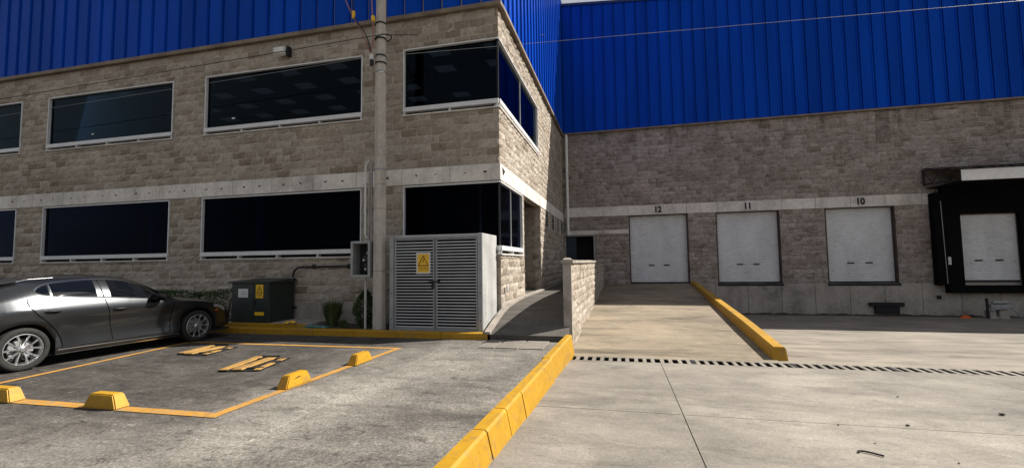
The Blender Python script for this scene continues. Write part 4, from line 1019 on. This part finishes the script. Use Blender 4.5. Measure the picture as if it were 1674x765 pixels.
# ================================================================== CAR
CA = Vector((-8.70, 4.92, 0)); CU = Vector((0.0899, 0.99595, 0)); CN = Vector((0.99595, -0.0899, 0))   # rear axle at right side, forward, outward
CW = 1.75
def cw(x, off, z):
    p = CA+CU*x-CN*off; return (p.x, p.y, z)
car = thing('parked_car', tuple(CA+CU*1.33-CN*.87), 'dark grey hatchback parked nose-in beside the yellow bay', 'car')
AX, WR, WZ, AR = 2.66, .318, .318, .372
top = smooth_interp([(-.80, .90), (-.74, 1.0), (-.55, 1.12), (-.22, 1.29), (.05, 1.355), (.4, 1.395), (.8, 1.412), (1.2, 1.402), (1.5, 1.355), (1.8, 1.225), (2.1, 1.065), (2.3, .955), (2.55, .915), (3.0, .845), (3.35, .735), (3.5, .62), (3.55, .52)])
belt = smooth_interp([(-.80, .86), (-.5, .98), (-.15, 1.06), (.14, 1.085), (.33, 1.06), (1.05, .985), (2.2, .86), (2.6, .83), (3.0, .765), (3.35, .66), (3.5, .56), (3.55, .48)])
prof = smooth_interp([(.12, .075), (.20, .05), (.27, .040), (.36, .058), (.48, .066), (.60, .056), (.70, .026), (.775, .004), (.81, .0), (.85, .006), (.93, .034), (1.0, .066), (1.1, .115), (1.2, .16)])
def plan(x):
    p = 0
    if x > 2.3: p += .24*((x-2.3)/1.25)**2.4
    if x < .15: p += .20*((.15-x)/.95)**2.2
    return p
def flare(x, z):   # wheel-arch swelling
    f = 0
    for c in (0.0, AX):
        d = math.hypot(x-c, z-WZ); f += .03*math.exp(-((d-.44)/.16)**2)
    return f
og = smooth_interp([(-.80, .30), (-.3, .33), (.3, .325), (.9, .305), (1.5, .30), (2.0, .25), (2.4, .17), (3.0, .18), (3.55, .34)])
def bottom(x):
    for c in (0.0, AX):
        if abs(x-c) < AR: return WZ+math.sqrt(AR*AR-(x-c)**2)
    if x > AX+AR: return lerp(.19, .22, min(1, (x-3.03)/.5))
    if x < -AR: return lerp(.24, .32, min(1, (-AR-x)/.4))
    return .165
def section(x):
    zb, zt = bottom(x), top(x); ze = max(belt(x), zb+.06); p = plan(x)
    side = lambda z: max(0, prof(z)-flare(x, z))+p
    pts = [(side(zb)+.07, zb+.01), (side(zb)+.012, zb)]
    for k in range(1, 13): z = lerp(zb, ze, k/12); pts.append((side(z), z))
    zr = max(zt-.058, ze+.012); ob_ = side(ze); o1 = max(og(x)+p*.6, ob_+.02)
    for k in range(1, 7):
        t = k/6; pts.append((lerp(ob_, o1, t)-.035*math.sin(math.pi*t)*min(1, (zr-ze)/.3), lerp(ze, zr, t)))
    for k in range(1, 6):
        t = k/5; pts.append((lerp(o1, CW/2, t), lerp(zr, zt, math.sin(t*math.pi/2)**.8)))
    return pts
def off(x, z):
    s = section(x)[1:20]; zs = [q[1] for q in s]; os_ = [q[0] for q in s]
    return float(np.interp(z, zs, os_))
st = set(np.linspace(-.80, 3.55, 60).round(4))
for c in (0.0, AX):
    st |= set(np.round([c+AR*math.cos(t) for t in np.linspace(0, math.pi, 23)], 4)); st |= {round(c-AR-.004, 4), round(c+AR+.004, 4)}
st = sorted(st); bm_ = MB(); N = None
for side in (0, 1):
    base = len(bm_.v)
    for x in st:
        s = section(x); N = len(s)
        for o, z in s: bm_.v.append(cw(x, o if side == 0 else CW-o, z))
    for i in range(len(st)-1):
        for k in range(N-1):
            a = base+i*N+k; bm_.f.append((a, a+1, a+N+1, a+N))
    for i in (0, len(st)-1): bm_.f.append(tuple(base+i*N+k for k in range(N)))
bm_.build('body', 'paint', car, smooth=40)
MB().box(-.7, 3.42, .10, CW-.10, .16, .20).build('underbody', 'black', car, xf=cw)
for c in (0.0, AX):
    m = MB()
    for o in (.045, .36):
        for t in np.linspace(-.12, math.pi+.12, 20): m.v.append((c+(AR+.012)*math.cos(t), o, WZ+(AR+.012)*math.sin(t)))
    m.f = [(k, k+1, 21+k, 20+k) for k in range(19)]+[tuple(range(20, 40))]
    m.build('arch_liner', 'black', car, xf=cw)
    for o in (0, ):
        pass
MB().box(.35, 2.3, .5, CW-.5, .2, .9).build('cabin_floor', 'black', car, xf=cw)

def patch(name, mat, x0, x1, lo, hi, parent, out=.004, nx=16, nz=8, xl=None, xr=None, smooth=True):
    """panel that follows the body side; rows run in z, xl/xr may depend on the row"""
    m = MB()
    for j in range(nz+1):
        for i in range(nx+1):
            if xl: 
                z = lerp(lo, hi, j/nz) if not callable(lo) else None
                x = lerp(xl(z), xr(z), i/nx); zz = z
                zz = min(zz, zcap(x)) if zcap else zz
            else:
                x = lerp(x0, x1, i/nx); zz = lerp(lo(x), hi(x), j/nz)
            m.v.append(cw(x, off(x, zz)-out, zz))
    m.f = [(j*(nx+1)+i, j*(nx+1)+i+1, (j+1)*(nx+1)+i+1, (j+1)*(nx+1)+i) for j in range(nz) for i in range(nx)]
    return m.build(name, mat, parent, smooth=smooth)
wt = smooth_interp([(.13, 1.165), (.2, 1.225), (.31, 1.272), (.55, 1.308), (.9, 1.328), (1.27, 1.312), (1.5, 1.268), (1.75, 1.165), (2.0, 1.02), (2.2, .895)])
wb = smooth_interp([(.13, 1.155), (.22, 1.115), (.33, 1.085), (.6, 1.055), (1.03, 1.02), (1.6, .955), (2.2, .885)])
zcap = None
# doors: follow the body, a hair proud, with dark gaps
cutR = interp([(.28, .46), (.42, .44), (.55, .38), (.70, .25), (.80, .15), (.92, .06), (1.02, .03), (1.08, .05)])
cutM = interp([(.28, 1.165), (.45, 1.14), (.7, 1.09), (.95, 1.035), (1.03, 1.02)])
cutF = interp([(.28, 2.10), (.5, 2.12), (.7, 2.14), (.86, 2.15), (.9, 2.16)])
def door(xl, xr, z0, hi):
    m = MB(); nx, nz = 14, 12
    for j in range(nz+1):
        for i in range(nx+1):
            t = i/nx; z = z0; x = lerp(xl(z), xr(z), t)
            zt_ = hi(x); z = lerp(z0, zt_, j/nz); x = lerp(xl(z), xr(z), t)
            m.v.append(cw(x, off(x, z)-.004, z))
    m.f = [(j*(nx+1)+i, j*(nx+1)+i+1, (j+1)*(nx+1)+i+1, (j+1)*(nx+1)+i) for j in range(nz) for i in range(nx)]
    return m.build('door', 'paint', car, smooth=True)
dR = door(lambda z: cutR(z)+.006, lambda z: cutM(z)-.006, .285, lambda x: wb(max(x, .33))-.012)
dF = door(lambda z: cutM(z)+.006, lambda z: cutF(z)-.006, .285, lambda x: wb(x)-.012)
def strip(name, pts, wdt, mat, parent, out=.006, vert=True):
    m = MB()
    for i, (x, z) in enumerate(pts):
        a = pts[max(i-1, 0)]; b = pts[min(i+1, len(pts)-1)]; d = Vector((b[0]-a[0], b[1]-a[1])).normalized(); n = Vector((-d.y, d.x))*wdt/2
        for s in (-1, 1):
            X, Z = x+n.x*s, z+n.y*s; m.v.append(cw(X, off(X, Z)-out, Z))
    m.f = [(2*i, 2*i+1, 2*i+3, 2*i+2) for i in range(len(pts)-1)]
    return m.build(name, mat, parent, smooth=True)
zs = np.linspace(.285, 1.06, 24)
strip('door_gap', [(cutR(z), z) for z in zs], .012, 'curtain', dR)
strip('door_gap', [(cutM(z), z) for z in np.linspace(.285, 1.0, 20)], .012, 'curtain', dF)
strip('door_gap', [(cutF(z), z) for z in np.linspace(.285, .875, 18)], .012, 'curtain', dF)
strip('door_gap', [(x, .285) for x in np.linspace(.46, 2.1, 24)], .009, 'black', dF)
# side glass
for nm, a, b in (('quarter_window', .165, .315), ('rear_door_window', .352, .93), ('front_door_window', 1.13, 2.10)):
    patch(nm, 'carglass', a, b, lambda x: wb(x)+.012, lambda x: max(wt(x)-.016, wb(x)+.016), car, .005, 16, 6)
strip('pillar_gap', [(1.022, wb(1.02)-.0), (1.012, 1.15), (1.0, wt(1.0)-.005)], .012, 'curtain', car, .008)
strip('window_divider', [(.325, wb(.325)+.01), (.338, 1.18), (.342, wt(.33)-.012)], .016, 'chrome', car, .009)
strip('window_trim', [(x, wt(x)+.004) for x in np.linspace(.14, 2.16, 40)], .013, 'chrome', car, .007)
strip('window_trim', [(x, wb(x)+.002) for x in np.linspace(.15, 2.16, 30)], .010, 'steelblack', car, .007)
# windscreen, rear glass
def topglass(name, x0, x1):
    m = MB(); nx = 12
    for i in range(nx+1):
        x = lerp(x0, x1, i/nx); s = section(x)[-7:]
        row = [(o, z) for o, z in s[1:]]+[(CW-o, z) for o, z in reversed(s[1:-1])]
        for o, z in row: m.v.append(cw(x, o, z+.006))
        k = len(row)
    m.f = [(i*k+j, i*k+j+1, (i+1)*k+j+1, (i+1)*k+j) for i in range(nx) for j in range(k-1)]
    return m.build(name, 'carglass', car, smooth=True)
topglass('windscreen', 1.50, 2.28); topglass('rear_window', -.60, -.20)
MB().add([(-.36, .34, 1.275), (-.36, CW-.34, 1.275), (.02, CW-.33, 1.36), (.02, .33, 1.36), (-.36, .34, 1.245), (-.36, CW-.34, 1.245), (.02, CW-.33, 1.33), (.02, .33, 1.33)], [(0, 1, 2, 3), (4, 7, 6, 5), (0, 4, 5, 1), (1, 5, 6, 2), (2, 6, 7, 3), (3, 7, 4, 0)]).build('roof_spoiler', 'steelblack', car, xf=cw)
MB().tube([cw(-.12, .365, 1.288), cw(.15, .36, 1.355), cw(.45, .35, 1.372)], .003, 6).build('roof_strip', 'chrome', car)
# handles, mirror, lamps
for x, z, d in ((.31, .845, dR), (1.23, .80, dF)):
    m = MB()
    for r_, k in ((.0, 0), (1.0, 1)):
        for t in np.linspace(0, 2*math.pi, 15)[:-1]: X = x+.095*r_*math.cos(t); Z = z+.028*r_*math.sin(t); m.v.append(cw(X, off(X, Z)-.0055, Z))
    m.f = [(k, (k+1) % 14, 14+(k+1) % 14, 14+k) for k in range(14)]; m.build('handle_cup', 'black', d, smooth=True)
    MB().tube([cw(x-.10, off(x-.1, z)-.012, z+.006), cw(x-.05, off(x, z)-.034, z+.012), cw(x+.05, off(x, z)-.034, z+.010), cw(x+.10, off(x+.1, z)-.012, z+.002)], [.008, .013, .013, .008], 8).build('handle', 'steelblack', d, smooth=True)
bm = bmesh.new(); bmesh.ops.create_icosphere(bm, subdivisions=3, radius=1)
for v in bm.verts:
    c = v.co; c.x *= .085+(.03 if c.x > 0 else 0); c.y *= .125; c.z *= .072*(1-.25*(c.y > 0.03))
mm = MB().bm(bm); mir = mm.build('wing_mirror', 'curtain', car, smooth=True, xf=lambda a, b, c: cw(1.83+a, -.055+b, .962+c+.1*max(0, -b)))
MB().tube([cw(1.87, .0, .915), cw(1.90, .10, .90)], [.035, .05], 8).build('mirror_stalk', 'steelblack', car)
mlens = MB().extr([(math.cos(t)*.10, math.sin(t)*.055) for t in np.linspace(0, 2*math.pi, 15)[:-1]], lambda u, v: cw(1.748, -.06+u, .967+v), lambda u, v: cw(1.742, -.06+u, .967+v)).build('mirror_glass', 'carglass', mir)
strip('sill', [(x, .175) for x in np.linspace(.385, 2.27, 24)], .016, 'chrome', car, .012)
strip('sill_crease', [(x, .245-.012*(x-.4)) for x in np.linspace(.40, 2.27, 24)], .010, 'alloy', car, .006)
patch('headlamp', 'clearlens', 3.02, 3.40, lambda x: belt(x)-.085, lambda x: belt(x)-.02, car, .006, 8, 3)
strip('side_marker', [(3.08, .60), (3.18, .598)], .035, 'amber', car, .008)
patch('tail_lamp', 'redlens', -.72, -.40, lambda x: .84, lambda x: .90, car, .006, 8, 3)
MB().add([cw(3.552, .35, .50), cw(3.552, CW-.35, .50), cw(3.54, CW-.4, .25), cw(3.54, .4, .25)], [(0, 1, 2, 3)]).build('grille', 'black', car)
strip('arch_trim', [((AR+.008)*math.cos(t), WZ+(AR+.008)*math.sin(t)) for t in np.linspace(.02, math.pi-.02, 30)], .012, 'steelblack', car, .004)
strip('arch_trim', [(AX+(AR+.008)*math.cos(t), WZ+(AR+.008)*math.sin(t)) for t in np.linspace(.02, math.pi-.02, 30)], .012, 'steelblack', car, .004)

def wheel(cx, flip):
    R_ = lambda o: (CW-o) if flip else o
    def lathe(prof_, n=48):
        m = MB(); q = len(prof_)
        for k in range(n):
            t = 2*math.pi*k/n
            for r_, o in prof_: m.v.append(cw(cx+r_*math.cos(t), R_(o), WZ+r_*math.sin(t)))
        for k in range(n):
            for i in range(q-1): m.f.append((k*q+i, k*q+i+1, ((k+1) % n)*q+i+1, ((k+1) % n)*q+i))
        return m
    w_ = lathe([(.235, .22), (.31, .215), (WR, .19), (WR, .055), (.312, .035), (.295, .022), (.255, .02), (.238, .03), (.232, .05)]).build('wheel', 'tyre', car, smooth=45)
    lathe([(.234, .05), (.232, .028), (.222, .026), (.216, .04), (.205, .075), (.20, .19)]).build('rim', 'alloy', w_, smooth=40)
    lathe([(.0, .15), (.20, .15)], 32).build('well', 'black', w_)
    lathe([(.05, .105), (.15, .105), (.155, .12)], 32).build('brake_disc', 'greybox', w_)
    lathe([(.0, .038), (.028, .038), (.034, .045), (.055, .05), (.062, .075)], 24).build('hub', 'alloy', w_, smooth=40)
    s0 = None
    for k in range(10):
        t = 2*math.pi*(k//2)/5+(.20 if k % 2 else -.20)+.3; t2 = 2*math.pi*(k//2)/5+(.33 if k % 2 else -.33)+.3
        m = MB()
        for r_, tt, wd, o in ((.045, t, .014, .052), (.13, lerp(t, t2, .5), .013, .040), (.218, t2, .018, .036)):
            c, s = math.cos(tt), math.sin(tt)
            for a, dd in ((-wd, .014), (-wd*.55, 0), (wd*.55, 0), (wd, .014)): m.v.append(cw(cx+r_*c-a*s, R_(o+dd), WZ+r_*s+a*c))
        m.f = [(4*i+j, 4*i+j+1, 4*i+j+5, 4*i+j+4) for i in range(2) for j in range(3)]
        m.build('spoke', 'alloy', w_)
    for k in range(5):
        t = 2*math.pi*k/5+.93; MB().tube([cw(cx+.037*math.cos(t), R_(.040), WZ+.037*math.sin(t)), cw(cx+.037*math.cos(t), R_(.06), WZ+.037*math.sin(t))], .007, 6).build('wheel_nut', 'steelblack', w_)
for cx in (0.0, AX):
    wheel(cx, False); wheel(cx, True)
